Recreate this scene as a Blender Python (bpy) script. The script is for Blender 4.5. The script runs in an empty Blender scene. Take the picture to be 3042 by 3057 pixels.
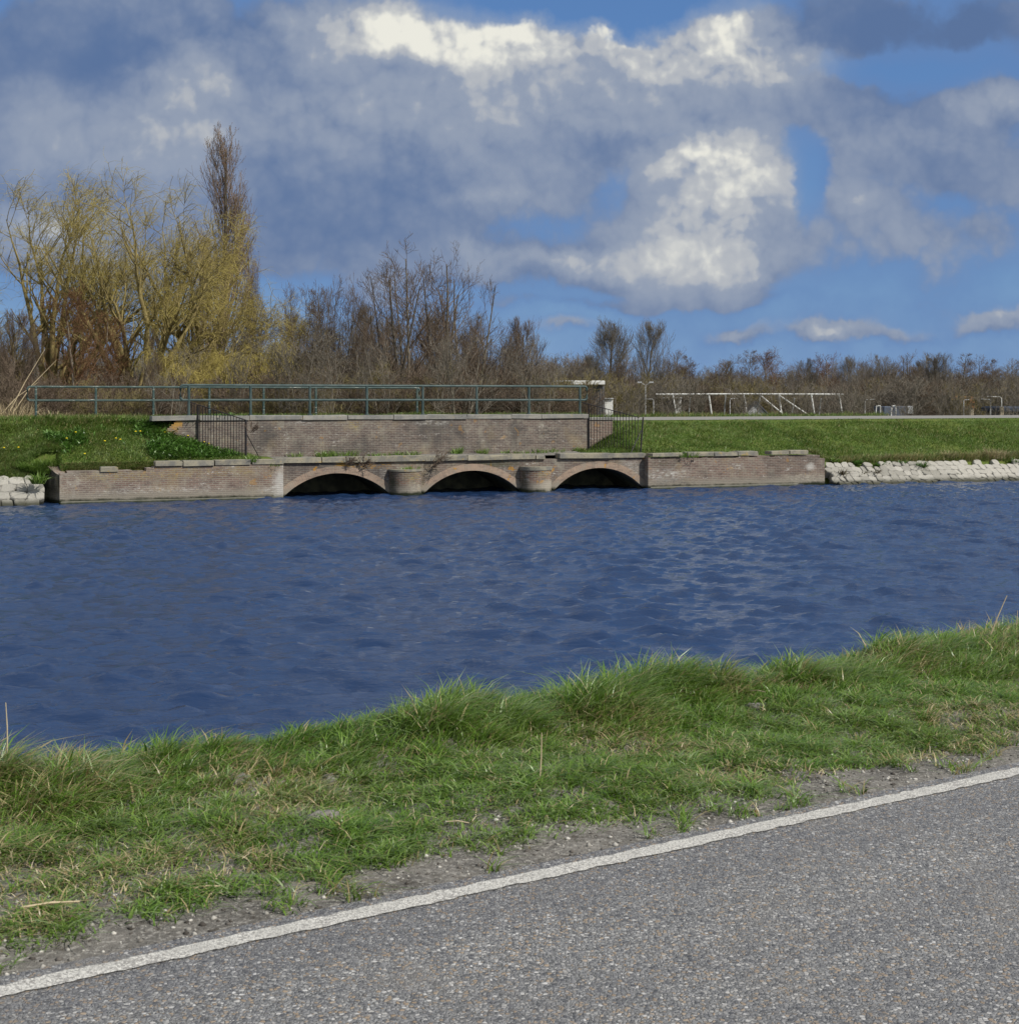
import bpy, math, random
import numpy as np
from mathutils import Vector

rng = np.random.default_rng(11)
random.seed(11)
scene = bpy.context.scene
COL = scene.collection
HE = 3.22                      # eye height above the water
FPX = 4345.0                   # focal length in pixels of the 3042 px wide picture
CX, HY = 1521.0, 1190.0        # principal column, horizon row
SC, SS = math.cos(math.atan(0.386)), math.sin(math.atan(0.386))
ANG = math.atan(0.386)
OY = 50.13
RC, RS = 0.838, 0.546          # direction of the near road
RANG = math.atan2(RS, RC)
PI = math.pi

# ------------------------------------------------------------------ coordinates
def W(u, v, z=0.0):            # far-bank frame (u along the wall, v away from the water)
    return (u * SC - v * SS, OY + u * SS + v * SC, z)
def U(px, v=0.0):              # where the picture column px meets the plane v
    k = (px - CX) / FPX
    return (k * OY + v * (SS + k * SC)) / (SC - k * SS)
def ZV(px, py, v=0.0):
    y = W(U(px, v), v)[1]
    return HE - (py - HY) / FPX * y
def P(px, py, y):
    return ((px - CX) / FPX * y, y, HE - (py - HY) / FPX * y)
def R(r, n, z=0.0):            # near-road frame
    return (r * RC - n * RS, r * RS + n * RC, z)

def sst(x):
    x = np.clip(x, 0, 1)
    return x * x * (3 - 2 * x)

_perm = np.random.default_rng(5).random((256, 256))
def vnoise(x, y):
    x = np.asarray(x, float); y = np.asarray(y, float)
    xi = np.floor(x).astype(int); yi = np.floor(y).astype(int)
    fx = x - xi; fy = y - yi
    fx = fx * fx * (3 - 2 * fx); fy = fy * fy * (3 - 2 * fy)
    g = lambda a, b: _perm[a & 255, b & 255]
    return (g(xi, yi) * (1 - fx) + g(xi + 1, yi) * fx) * (1 - fy) + (g(xi, yi + 1) * (1 - fx) + g(xi + 1, yi + 1) * fx) * fy
def fbm(x, y, o=4):
    s, a, t = 0, 1.0, 0
    for i in range(o):
        s = s + a * vnoise(x * 2 ** i + 17 * i, y * 2 ** i + 31 * i); t += a; a *= .5
    return s / t

# ------------------------------------------------------------------ objects
def link(o, parent=None):
    COL.objects.link(o)
    if parent is not None: o.parent = parent
    return o
def tag(o, label=None, cat=None, group=None, kind=None):
    if label: o['label'] = label
    if cat: o['category'] = cat
    if group: o['group'] = group
    if kind: o['kind'] = kind
    return o
def thing(name, label, cat, loc=(0, 0, 0), rz=0.0, group=None):
    o = bpy.data.objects.new(name, None)
    o.empty_display_size = .2
    o.location = loc; o.rotation_euler = (0, 0, rz)
    link(o); tag(o, label, cat, group, 'thing' if name.endswith('_wall') else None)
    return o
def dup(root, loc, rz, scale=(1, 1, 1), label=None, group=None):
    r = root.copy(); COL.objects.link(r)
    r.location = loc; r.rotation_euler = (0, 0, rz); r.scale = scale
    if label: r['label'] = label
    if group: r['group'] = group
    for ch in list(root.children):
        c = ch.copy(); COL.objects.link(c); c.parent = r
    return r

def np_mesh(name, verts, quads=None, tris=None, smooth=False, attrs=None):
    """mesh from numpy arrays"""
    me = bpy.data.meshes.new(name)
    verts = np.asarray(verts, np.float32)
    nq = 0 if quads is None else len(quads); nt = 0 if tris is None else len(tris)
    me.vertices.add(len(verts)); me.vertices.foreach_set('co', verts.ravel())
    loops = []; 
    if nq: loops.append(np.asarray(quads, np.int32).ravel())
    if nt: loops.append(np.asarray(tris, np.int32).ravel())
    li = np.concatenate(loops)
    me.loops.add(len(li)); me.loops.foreach_set('vertex_index', li)
    st = np.concatenate([np.arange(nq) * 4, nq * 4 + np.arange(nt) * 3]).astype(np.int32)
    me.polygons.add(nq + nt); me.polygons.foreach_set('loop_start', st)
    if smooth: me.polygons.foreach_set('use_smooth', np.ones(nq + nt, bool))
    me.update(calc_edges=True)
    for k, a in (attrs or {}).items():
        at = me.attributes.new(k, 'FLOAT', 'POINT'); at.data.foreach_set('value', np.asarray(a, np.float32))
    return me
def mobj(name, me, mat, parent=None):
    o = bpy.data.objects.new(name, me)
    if mat: me.materials.append(mat)
    return link(o, parent)

class MB:
    """collects faces in the far-bank frame; base is subtracted on build"""
    def __init__(s): s.v = []; s.f = []; s.uv = []; s.sm = []
    def face(s, pts, uv=None, smooth=False):
        i = len(s.v); s.v += [tuple(p) for p in pts]; s.f.append(list(range(i, i + len(pts))))
        if uv is None:
            a = Vector(pts[1]) - Vector(pts[0]); b = Vector(pts[-1]) - Vector(pts[0])
            n = a.cross(b); n = [abs(c) for c in n]
            k = n.index(max(n))
            uv = [((p[1], p[2]), (p[0], p[2]), (p[0], p[1]))[k] for p in pts]
        s.uv.append(uv); s.sm.append(smooth)
    def box(s, x0, x1, y0, y1, z0, z1, ch=0.0, jit=0.0):
        q = lambda: random.uniform(-jit, jit)
        b = [(x0, y0), (x1, y0), (x1, y1), (x0, y1)]
        if ch:
            lo = [(x + (ch if x == x0 else -ch), y + (ch if y == y0 else -ch)) for x, y in b]
            B = [(x + q(), y + q(), z0 + q()) for x, y in b]; T0 = [(x + q(), y + q(), z1 - ch + q()) for x, y in b]
            T1 = [(x + q(), y + q(), z1 + q()) for x, y in lo]
            for i in range(4):
                j = (i + 1) % 4
                s.face([B[i], B[j], T0[j], T0[i]]); s.face([T0[i], T0[j], T1[j], T1[i]])
            s.face(T1); s.face(B[::-1])
        else:
            B = [(x + q(), y + q(), z0 + q()) for x, y in b]; T = [(x + q(), y + q(), z1 + q()) for x, y in b]
            for i in range(4):
                j = (i + 1) % 4
                s.face([B[i], B[j], T[j], T[i]])
            s.face(T); s.face(B[::-1])
    def tube(s, pts, r, k=8, caps=True):
        pts = [Vector(p) for p in pts]; rings = []
        rr = r if isinstance(r, (list, tuple)) else [r] * len(pts)
        for i, p in enumerate(pts):
            t = (pts[min(i + 1, len(pts) - 1)] - pts[max(i - 1, 0)]).normalized()
            a = t.cross(Vector((0, 0, 1)))
            if a.length < 1e-3: a = t.cross(Vector((0, 1, 0)))
            a.normalize(); b = t.cross(a)
            rings.append([tuple(p + (a * math.cos(2 * PI * j / k) + b * math.sin(2 * PI * j / k)) * rr[i]) for j in range(k)])
        for i in range(len(rings) - 1):
            for j in range(k):
                m = (j + 1) % k
                s.face([rings[i][j], rings[i][m], rings[i + 1][m], rings[i + 1][j]], smooth=True)
        if caps: s.face(rings[0][::-1]); s.face(rings[-1])
    def build(s, name, mat, parent=None, base=(0, 0, 0), far=False, weld=False):
        me = bpy.data.meshes.new(name)
        me.from_pydata([(a - base[0], b - base[1], c - base[2]) for a, b, c in s.v], [], s.f)
        uvl = me.uv_layers.new(name='UVMap')
        flat = [c for f in s.uv for p in f for c in p]
        uvl.data.foreach_set('uv', flat)
        me.polygons.foreach_set('use_smooth', s.sm)
        if weld:
            import bmesh
            bm = bmesh.new(); bm.from_mesh(me); bmesh.ops.remove_doubles(bm, verts=bm.verts, dist=1e-4)
            bmesh.ops.recalc_face_normals(bm, faces=bm.faces); bm.to_mesh(me); bm.free()
        o = mobj(name, me, mat, parent)
        if far and parent is None:
            o.location = W(*base); o.rotation_euler = (0, 0, ANG)
        return o
def farthing(name, label, cat, base, group=None):
    return thing(name, label, cat, W(*base), ANG, group)

# ------------------------------------------------------------------ materials
class NT:
    def __init__(s, tree): s.t = tree; s.n = tree.nodes; s.l = tree.links
    def node(s, ty, **kw):
        n = s.n.new(ty)
        for k, v in kw.items(): setattr(n, k, v)
        return n
    def put(s, sock, v):
        if isinstance(v, bpy.types.NodeSocket): s.l.new(v, sock)
        elif v is not None:
            if hasattr(sock.default_value, '__len__') and not hasattr(v, '__len__'): v = (v,) * len(sock.default_value)
            if hasattr(sock.default_value, '__len__') and len(sock.default_value) == 4 and len(v) == 3: v = (*v, 1)
            sock.default_value = v
    def m(s, op, a, b=None, c=None, clamp=False):
        n = s.node('ShaderNodeMath', operation=op, use_clamp=clamp)
        for i, x in enumerate((a, b, c)):
            if x is not None: s.put(n.inputs[i], x)
        return n.outputs[0]
    def vm(s, op, a, b=None, c=None):
        n = s.node('ShaderNodeVectorMath', operation=op)
        for i, x in enumerate((a, b, c)):
            if x is not None: s.put(n.inputs[i], x)
        return n.outputs['Value'] if op in ('LENGTH', 'DOT_PRODUCT') else n.outputs[0]
    def noise(s, vec, scale, detail=4, rough=.55, dist=0.0, color=False, **kw):
        n = s.node('ShaderNodeTexNoise', **kw)
        if vec is not None: s.put(n.inputs['Vector'], vec)
        n.inputs['Scale'].default_value = scale; n.inputs['Detail'].default_value = detail
        n.inputs['Roughness'].default_value = rough; n.inputs['Distortion'].default_value = dist
        return n.outputs['Color' if color else 'Fac']
    def vor(s, vec, scale, feature='F1', out='Distance', rand=1.0):
        n = s.node('ShaderNodeTexVoronoi', feature=feature)
        s.put(n.inputs['Vector'], vec); n.inputs['Scale'].default_value = scale
        n.inputs['Randomness'].default_value = rand
        return n.outputs[out]
    def ramp(s, f, stops, interp='LINEAR'):
        n = s.node('ShaderNodeValToRGB'); s.put(n.inputs[0], f)
        cr = n.color_ramp; cr.interpolation = interp
        while len(cr.elements) < len(stops): cr.elements.new(.5)
        for e, (p, c) in zip(cr.elements, stops):
            e.position = p
            e.color = (c, c, c, 1) if not hasattr(c, '__len__') else (*c, 1)
        return n.outputs[0]
    def sm(s, f, a, b):       # smoothstep
        n = s.node('ShaderNodeMapRange', interpolation_type='SMOOTHSTEP')
        s.put(n.inputs[0], f); n.inputs[1].default_value = a; n.inputs[2].default_value = b
        return n.outputs[0]
    def mix(s, f, a, b, blend='MIX'):
        n = s.node('ShaderNodeMix', data_type='RGBA', blend_type=blend)
        s.put(n.inputs[0], f); s.put(n.inputs[6], a); s.put(n.inputs[7], b)
        return n.outputs[2]
    def bump(s, h, strength=.5, dist=.01):
        n = s.node('ShaderNodeBump'); n.inputs['Strength'].default_value = strength; n.inputs['Distance'].default_value = dist
        s.put(n.inputs['Height'], h); return n.outputs[0]
    def sep(s, v):
        n = s.node('ShaderNodeSeparateXYZ'); s.put(n.inputs[0], v); return n.outputs
    def comb(s, x, y, z):
        n = s.node('ShaderNodeCombineXYZ'); s.put(n.inputs[0], x); s.put(n.inputs[1], y); s.put(n.inputs[2], z); return n.outputs[0]
    def attr(s, name): return s.node('ShaderNodeAttribute', attribute_name=name).outputs['Fac']
    def objrand(s): return s.node('ShaderNodeObjectInfo').outputs['Random']

def material(name, fn, rough=.8, spec=.3, transl=0.0):
    m = bpy.data.materials.new(name); m.use_nodes = True
    t = NT(m.node_tree); t.n.clear()
    out = t.node('ShaderNodeOutputMaterial')
    b = t.node('ShaderNodeBsdfPrincipled')
    b.inputs['Roughness'].default_value = rough; b.inputs['Specular IOR Level'].default_value = spec
    t.pos = t.node('ShaderNodeNewGeometry').outputs['Position']
    tc = t.node('ShaderNodeTexCoord'); t.obj = tc.outputs['Object']; t.uv = tc.outputs['UV']
    t.bsdf = b
    c = fn(t)
    if c is not None: t.put(b.inputs['Base Color'], c)
    sh = b.outputs[0]
    if transl and c is not None:
        tr = t.node('ShaderNodeBsdfTranslucent'); t.put(tr.inputs[0], c)
        mx = t.node('ShaderNodeMixShader'); mx.inputs[0].default_value = transl
        t.l.new(sh, mx.inputs[1]); t.l.new(tr.outputs[0], mx.inputs[2]); sh = mx.outputs[0]
    t.l.new(sh, out.inputs[0])
    return m

def brick_fn(c1, c2, mortar, bw=.215, bh=.062, ms=.011, algae=True, white=.5, lich=0.0, dark=.5, spots=()):
    def fn(t):
        n = t.node('ShaderNodeTexBrick'); t.put(n.inputs['Vector'], t.uv)
        n.inputs['Scale'].default_value = 1.0
        n.inputs['Brick Width'].default_value = bw; n.inputs['Row Height'].default_value = bh
        n.inputs['Mortar Size'].default_value = ms; n.inputs['Mortar Smooth'].default_value = .25
        t.put(n.inputs['Color1'], c1); t.put(n.inputs['Color2'], c2); t.put(n.inputs['Mortar'], mortar)
        n.inputs['Bias'].default_value = -.1
        col = n.outputs['Color']; fac = n.outputs['Fac']
        p = t.pos; z = t.sep(p)[2]
        hv = t.noise(t.vm('MULTIPLY', p, (3.2, 3.2, 13)), 1.0, 5, .65)
        col = t.mix(t.sm(hv, .45, .72), col, t.mix(.6, col, (.06, .045, .045)))
        col = t.mix(t.m('MULTIPLY', t.sm(t.noise(p, 2.6, 7, .72), .47, .70), .7), col, (.27, .25, .205))   # grey bloom
        big = t.noise(p, .55, 5, .6)
        col = t.mix(t.m('MULTIPLY', t.sm(big, .46, .62), dark), col, t.mix(.72, col, (.045, .045, .045)))
        tan = t.noise(t.vm('ADD', p, (7, 3, 1)), .9, 5, .65)
        col = t.mix(t.m('MULTIPLY', t.sm(tan, .52, .72), .45), col, (.26, .205, .12))
        wh = t.noise(t.vm('MULTIPLY', t.vm('ADD', p, (3, 9, 4)), (1.4, 1.4, 5)), 1.3, 7, .75)
        spk = t.noise(p, 16, 3, .6)
        col = t.mix(t.m('MULTIPLY', t.m('MULTIPLY', t.sm(wh, .56, .66), t.sm(spk, .45, .6)), white), col, (.52, .5, .47))
        if lich:
            li = t.noise(t.vm('ADD', p, (1, 2, 8)), 3.4, 4, .55)
            col = t.mix(t.m('MULTIPLY', t.sm(li, .655, .675), lich), col, (.42, .21, .02))
        if algae:
            wob = t.m('MULTIPLY_ADD', t.noise(p, 2.2, 5, .7), .22, -.11)
            zz = t.m('ADD', z, wob)
            g = t.sm(zz, .46, .16)
            col = t.mix(t.m('MULTIPLY', g, .85), col, (.23, .21, .175))
            col = t.mix(t.sm(zz, .17, .06), col, (.016, .021, .011))
        brk = t.sm(t.m('ADD', t.noise(t.vm('MULTIPLY', p, (1, 1, 2.6)), 6, 7, .78), t.m('MULTIPLY', fac, -.08)), .40, .62) if spots else None
        for px, py, v, ru, rz, cc, am in spots:           # wall stains, plus shade painted down the piers' left sides
            w = W(U(px, v), v, ZV(px, py, v))
            q = t.vm('MULTIPLY', t.vm('SUBTRACT', p, w), (1 / ru, 1 / ru, 1 / rz))
            mk = t.m('SUBTRACT', t.m('MULTIPLY', t.noise(t.vm('MULTIPLY', p, (1, 1, 1.6)), 5.5, 6, .72), 2.2), t.vm('LENGTH', q))
            col = t.mix(t.m('MULTIPLY', t.m('MULTIPLY', t.sm(mk, -.25, .75), t.m('MAXIMUM', brk, .7 if am > .8 else 0.0)), am), col, cc)
        h = t.m('ADD', t.m('MULTIPLY', fac, -.6), t.m('MULTIPLY', t.noise(p, 30, 3), .6))
        t.l.new(t.bump(h, .7, .012), t.bsdf.inputs['Normal'])
        return col
    return fn

M = {}
WHT, ORA, BLK, MOS_SHADE, YEL = (.5, .49, .46), (.42, .23, .03), (.03, .03, .032), (.05, .055, .03), (.30, .24, .10)
SP_MID = [(1090, 1385, 0, .9, .16, ORA, .8), (1022, 1390, 0, .22, .14, ORA, .9), (1150, 1440, 0, .2, .5, WHT, .35), (1470, 1385, 0, 1.1, .16, MOS_SHADE, .85), (1545, 1440, 0, .3, .5, MOS_SHADE, .7), (1885, 1400, 0, .45, .3, WHT, .5), (1260, 1400, 0, .3, .4, MOS_SHADE, .5)]
SP_QUAY = [(836, 1445, -.3, .25, .5, WHT, .85), (812, 1462, -.3, .5, .12, WHT, .7), (1990, 1418, -.3, .9, .25, WHT, .7), (2010, 1440, -.3, .9, .22, BLK, .55), (1975, 1385, -.3, .5, .2, MOS_SHADE, .6), (2195, 1392, -.3, .3, .12, WHT, .7), (2420, 1393, -.3, .22, .14, WHT, .9), (2400, 1425, -.3, 1.5, .16, (.36, .33, .27), .75),
           (350, 1422, -.3, 1.7, .16, YEL, .6), (620, 1408, -.3, 2.2, .2, YEL, .5), (190, 1440, -.3, .7, .45, (.36, .34, .3), .7), (480, 1462, -.3, 2.0, .12, WHT, .5)]
SP_UP = [(1640, 1300, 2.5, .5, .35, BLK, .8), (1060, 1268, 2.5, .25, .2, YEL, .8), (900, 1263, 2.5, .5, .08, WHT, .7), (1290, 1262, 2.5, .7, .1, WHT, .6), (1180, 1310, 2.5, 1.2, .25, BLK, .45), (830, 1300, 2.5, .8, .4, BLK, .35)]
B1, B2, MO = (.155, .112, .093), (.112, .09, .08), (.225, .205, .172)
M['brick'] = material('old_brick', brick_fn(B1, B2, MO, white=.75, lich=.6, dark=.8, spots=SP_MID), .9, .2)
M['brick_up'] = material('old_brick_parapet', brick_fn((.148, .112, .096), (.108, .088, .082), (.22, .20, .17), algae=False, white=.6, lich=.25, dark=.8, spots=SP_UP), .9, .2)
M['brick_wing'] = material('old_brick_wing', brick_fn((.19, .128, .104), (.14, .102, .088), (.26, .23, .19), white=.9, lich=.3, dark=.6, spots=SP_QUAY), .9, .2)
M['brick_lichen'] = material('old_brick_lichen', brick_fn((.17, .12, .10), (.12, .092, .085), (.22, .20, .17), algae=False, white=.3, spots=[(525, 1262, 2.5, .28, .20, ORA, .95), (512, 1285, 2.5, .25, .12, ORA, .8)]), .9, .2)
M['pier'] = material('old_brick_pier', brick_fn((.22, .12, .085), (.11, .085, .07), (.28, .25, .2), white=.45, lich=.75, dark=.5, spots=[(1232, 1422, -.4, .35, .25, YEL, .75), (1618, 1412, -.4, .35, .2, YEL, .6), (1178, 1445, -.2, .22, .6, MOS_SHADE, .95), (1240, 1455, -.4, .35, .2, (.36, .33, .27), .8), (1572, 1440, -.2, .2, .6, MOS_SHADE, .95), (1625, 1450, -.4, .4, .22, (.36, .33, .27), .85)]), .9, .2)  # dark spots on the left flanks: moss together with painted shade
M['ring'] = material('arch_brick', brick_fn((.33, .235, .175), (.26, .19, .145), (.33, .28, .22), bw=.065, bh=.24, ms=.008, white=.1, lich=.7, dark=.35), .9, .2)

def stone_fn(base, alt, lich=.25):
    def fn(t):
        p = t.pos
        c = t.mix(t.sm(t.noise(p, 2.5, 6, .65), .35, .65), base, alt)
        c = t.mix(t.m('MULTIPLY', t.sm(t.noise(p, 14, 5, .7), .5, .75), .6), c, (.07, .068, .062))
        c = t.mix(t.m('MULTIPLY', t.sm(t.noise(t.vm('ADD', p, (5, 1, 2)), 3.1, 5, .6), .62, .66), lich), c, (.36, .25, .07))
        t.l.new(t.bump(t.noise(p, 25, 5), .5, .01), t.bsdf.inputs['Normal'])
        return c
    return fn
M['coping'] = material('coping_stone', stone_fn((.175, .175, .17), (.25, .24, .215)), .85, .2)
M['coping_lo'] = material('coping_stone_weathered', stone_fn((.16, .155, .14), (.28, .255, .19), .5), .9, .2)
M['interior'] = material('wet_culvert_brick', lambda t: t.mix(t.sm(t.noise(t.pos, 2.5, 5), .4, .7), (.09, .095, .07), (.20, .20, .13)), .8, .3)
def rip_fn(t):
    r = t.objrand()
    c = t.mix(r, (.23, .22, .195), (.35, .335, .30))
    c = t.mix(t.m('MULTIPLY', t.sm(t.noise(t.pos, 4, 6, .7), .5, .72), .5), c, (.2, .19, .16))
    z = t.m('ADD', t.sep(t.pos)[2], t.m('MULTIPLY', t.noise(t.pos, 3, 3), .12))
    c = t.mix(t.sm(z, .30, .10), c, (.05, .05, .036))
    t.l.new(t.bump(t.noise(t.pos, 14, 5, .65), .7, .03), t.bsdf.inputs['Normal'])
    return c
M['riprap'] = material('pale_basalt', rip_fn, .9, .2)
def soil_fn(t):
    p = t.pos
    c = t.mix(t.sm(t.noise(p, 3, 6, .65), .35, .65), (.115, .108, .098), (.19, .178, .16))
    c = t.mix(t.sm(t.noise(p, 40, 4, .7), .48, .66), c, (.30, .285, .26))
    c = t.mix(t.m('MULTIPLY', t.sm(t.noise(t.vm('ADD', p, (4, 4, 4)), 9, 5, .7), .55, .7), .8), c, (.05, .042, .032))
    h = t.m('ADD', t.noise(p, 12, 6, .7), t.m('MULTIPLY', t.noise(p, 70, 4, .7), .35))
    t.l.new(t.bump(h, .9, .03), t.bsdf.inputs['Normal'])
    return c
M['plinth'] = material('algae_plinth', lambda t: t.mix(t.sm(t.m('ADD', t.sep(t.pos)[2], t.m('MULTIPLY', t.noise(t.pos, 4, 5, .7), .12)), .16, .05), (.15, .145, .12), (.022, .03, .014)), .85, .3)
M['damp_shade'] = material('damp_shaded_brick', brick_fn((.06, .05, .042), (.04, .038, .032), (.07, .068, .055), white=.1, dark=.8), .85, .3)  # algae-dark brick with the end face's shade painted into its colour
M['soil'] = material('bare_soil', soil_fn, .95, .1)
def farturf_fn(t):
    p = t.pos
    c = t.mix(t.sm(t.noise(p, 1.1, 6, .6), .35, .65), (.075, .115, .022), (.11, .135, .034))
    return t.mix(t.m('MULTIPLY', t.sm(t.noise(p, 5, 5, .7), .55, .75), .6), c, (.12, .10, .05))
M['turf'] = material('dike_turf', farturf_fn, .95, .1)
M['polder'] = material('polder_scrub_floor', lambda t: t.mix(t.sm(t.noise(t.pos, .15, 6, .6), .4, .6), (.055, .06, .02), (.10, .08, .045)), .95, .1)

def asphalt_fn(t):
    p = t.pos
    v = t.node('ShaderNodeTexVoronoi'); t.put(v.inputs['Vector'], p); v.inputs['Scale'].default_value = 74
    ed = t.vor(p, 74, 'DISTANCE_TO_EDGE')
    rc = t.sep(v.outputs['Color'])
    c = t.ramp(rc[0], [(0, (.055, .057, .064)), (.3, (.13, .13, .137)), (.62, (.225, .222, .224)), (.85, (.34, .33, .315)), (1, (.50, .49, .48))])
    c = t.mix(t.m('MULTIPLY', t.m('GREATER_THAN', rc[1], .78), .75), c, (.30, .22, .14))
    v2 = t.node('ShaderNodeTexVoronoi'); t.put(v2.inputs['Vector'], p); v2.inputs['Scale'].default_value = 190
    fine = t.ramp(t.sep(v2.outputs['Color'])[0], [(0, .07), (.55, .15), (1, .33)])
    c = t.mix(t.sm(ed, .13, .05), c, fine)
    c = t.mix(t.m('MULTIPLY', t.m('GREATER_THAN', rc[2], .68), .85), c, fine)
    rot = t.node('ShaderNodeVectorRotate', rotation_type='Z_AXIS'); t.put(rot.inputs['Vector'], p); rot.inputs['Angle'].default_value = -RANG
    tr = t.noise(t.vm('MULTIPLY', rot.outputs[0], (.25, 2.0, 1)), 1.0, 4, .6)            # polished wheel tracks along the road
    c = t.mix(t.m('MULTIPLY', t.sm(tr, .42, .62), .55), c, t.mix(.45, c, (.07, .072, .085)))
    c = t.mix(t.m('MULTIPLY', t.sm(t.noise(p, 2.4, 6, .65), .52, .72), .4), c, (.20, .185, .165))
    t.l.new(t.bump(t.m('MINIMUM', ed, .2), .8, .022), t.bsdf.inputs['Normal'])
    return c
M['asphalt'] = material('asphalt', asphalt_fn, .7, .35)
def line_fn(t):
    p = t.pos
    ed = t.vor(p, 78, 'DISTANCE_TO_EDGE')
    n = t.noise(p, 95, 3, .7); n2 = t.noise(p, 7, 5, .6)
    c = t.mix(t.sm(n2, .3, .7), (.44, .43, .40), (.62, .605, .565))
    c = t.mix(t.m('MULTIPLY', t.sm(t.m('ADD', n, t.m('MULTIPLY', t.sm(n2, .45, .7), .10)), .5, .60), .9), c, (.24, .23, .215))
    c = t.mix(t.m('MULTIPLY', t.sm(ed, .09, .02), .45), c, (.16, .155, .15))
    t.l.new(t.bump(t.m('MINIMUM', ed, .2), .6, .012), t.bsdf.inputs['Normal'])
    return c
M['line'] = material('worn_road_paint', line_fn, .8, .3)
M['farroad'] = material('far_asphalt', lambda t: t.mix(t.noise(t.pos, 4, 4), (.17, .165, .15), (.25, .24, .22)), .9, .2)

def blade_fn(stops, nz=.5):
    def fn(t):
        c = t.ramp(t.attr('tint'), stops)
        big = t.noise(t.pos, 1.3, 4, .6)
        return t.mix(t.m('MULTIPLY', t.sm(big, .4, .65), nz), c, t.mix(.5, c, (.11, .11, .02)))
    return fn
M['grass'] = material('verge_grass', blade_fn([(0, (.06, .14, .011)), (.3, (.125, .24, .022)), (.58, (.205, .315, .06)), (.83, (.29, .38, .18)), (.86, (.26, .20, .08)), (1, (.55, .46, .26))], .35), .36, .5, .38)
M['fargrass'] = material('dike_grass', blade_fn([(0, (.06, .115, .014)), (.45, (.115, .20, .030)), (.78, (.175, .265, .065)), (.93, (.22, .29, .11)), (1, (.38, .30, .14))], .6), .5, .35, .38)
M['weed'] = material('dock_leaf', blade_fn([(0, (.045, .115, .012)), (.6, (.09, .20, .028)), (1, (.16, .27, .08))], .2), .4, .5, .25)
M['straw'] = material('dry_straw', blade_fn([(0, (.26, .20, .11)), (.5, (.4, .32, .19)), (1, (.58, .5, .34))], .0), .6, .3, .1)
M['stick'] = material('dry_stalk', lambda t: t.mix(t.noise(t.obj, 30, 3), (.36, .28, .17), (.60, .5, .34)), .7, .3)
M['dandelion'] = material('dandelion_yellow', lambda t: t.mix(t.noise(t.obj, 40, 2), (.55, .38, .01), (.75, .6, .03)), .7, .2)
M['stem'] = material('flower_stem', lambda t: t.mix(t.noise(t.obj, 40, 2), (.05, .12, .02), (.08, .15, .04)), .6, .3)

def bark_fn(a, b, sc=8):
    def fn(t):
        c = t.mix(t.sm(t.noise(t.vm('MULTIPLY', t.pos, (1, 1, .35)), sc, 5, .65), .35, .65), a, b)
        return t.mix(t.m('MULTIPLY', t.objrand(), .3), c, a)
    return fn
M['bark'] = material('grey_bark', bark_fn((.07, .06, .045), (.19, .165, .13)), .9, .1)
M['bark_pale'] = material('pale_bark', bark_fn((.12, .10, .08), (.27, .24, .19)), .9, .1)
M['bark_dark'] = material('dark_willow_bark', bark_fn((.035, .035, .024), (.085, .08, .05)), .9, .1)
M['twig'] = material('brown_twigs', bark_fn((.10, .072, .052), (.175, .135, .10), 1), .8, .15)
M['twig_grey'] = material('grey_twigs', bark_fn((.115, .10, .082), (.21, .185, .15), 1), .8, .15)
M['twig_red'] = material('catkin_twigs', bark_fn((.12, .065, .035), (.19, .11, .06), 1), .8, .15)
M['twig_olive'] = material('olive_twigs', bark_fn((.13, .11, .05), (.22, .185, .085), 1), .8, .15)
M['willow'] = material('willow_twigs', bark_fn((.28, .23, .065), (.44, .365, .11), 1), .7, .2)
M['willow_limb'] = material('willow_limbs', bark_fn((.15, .12, .05), (.30, .24, .10), 3), .8, .2)
M['poplar'] = material('poplar_twigs', bark_fn((.15, .11, .08), (.24, .18, .13), 1), .8, .15)
M['bud'] = material('red_buds', bark_fn((.12, .05, .03), (.20, .10, .06), 1), .8, .15)
M['bud_brown'] = material('alder_catkins', bark_fn((.08, .035, .015), (.15, .075, .03), 1), .8, .15)

def paint_fn(a, b, chip=(.6, .58, .52), amt=.0):
    def fn(t):
        c = t.mix(t.sm(t.noise(t.pos, 3, 4), .4, .6), a, b)
        c = t.mix(t.m('MULTIPLY', t.sm(t.noise(t.pos, 22, 5, .7), .62, .68), .5), c, (.12, .10, .085))
        if amt: c = t.mix(t.m('MULTIPLY', t.sm(t.noise(t.vm('MULTIPLY', t.pos, (.5, .5, 9)), 3.0, 6, .75), .61, .64), amt), c, chip)
        return c
    return fn
M['rail'] = material('grey_green_paint', paint_fn((.035, .062, .062), (.06, .088, .085)), .55, .3)
M['rail_back'] = material('chipped_green_paint', paint_fn((.03, .06, .058), (.055, .085, .078), amt=1.0), .55, .3)
M['iron'] = material('dark_iron', lambda t: t.mix(t.sm(t.noise(t.pos, 9, 4), .45, .7), (.018, .018, .022), (.055, .035, .026)), .6, .4)
def birch_fn(t):
    n = t.noise(t.vm('MULTIPLY', t.pos, (2.2, 2.2, 2.2)), 3, 4, .7)
    return t.mix(t.sm(n, .56, .62), (.62, .62, .60), (.16, .15, .13))
M['white_pipe'] = material('flaking_white_paint', birch_fn, .7, .3)
def flat(name, a, b, sc=2, r=.7):
    M[name] = material(name, lambda t: t.mix(t.noise(t.pos, sc, 5, .6), a, b), r, .3)
flat('white_paint', (.6, .6, .58), (.74, .74, .71)); flat('grey_clad', (.10, .10, .10), (.16, .155, .15))
flat('grey_wall', (.33, .34, .36), (.45, .46, .47)); flat('blue_grey', (.07, .09, .13), (.11, .13, .17))
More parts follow.
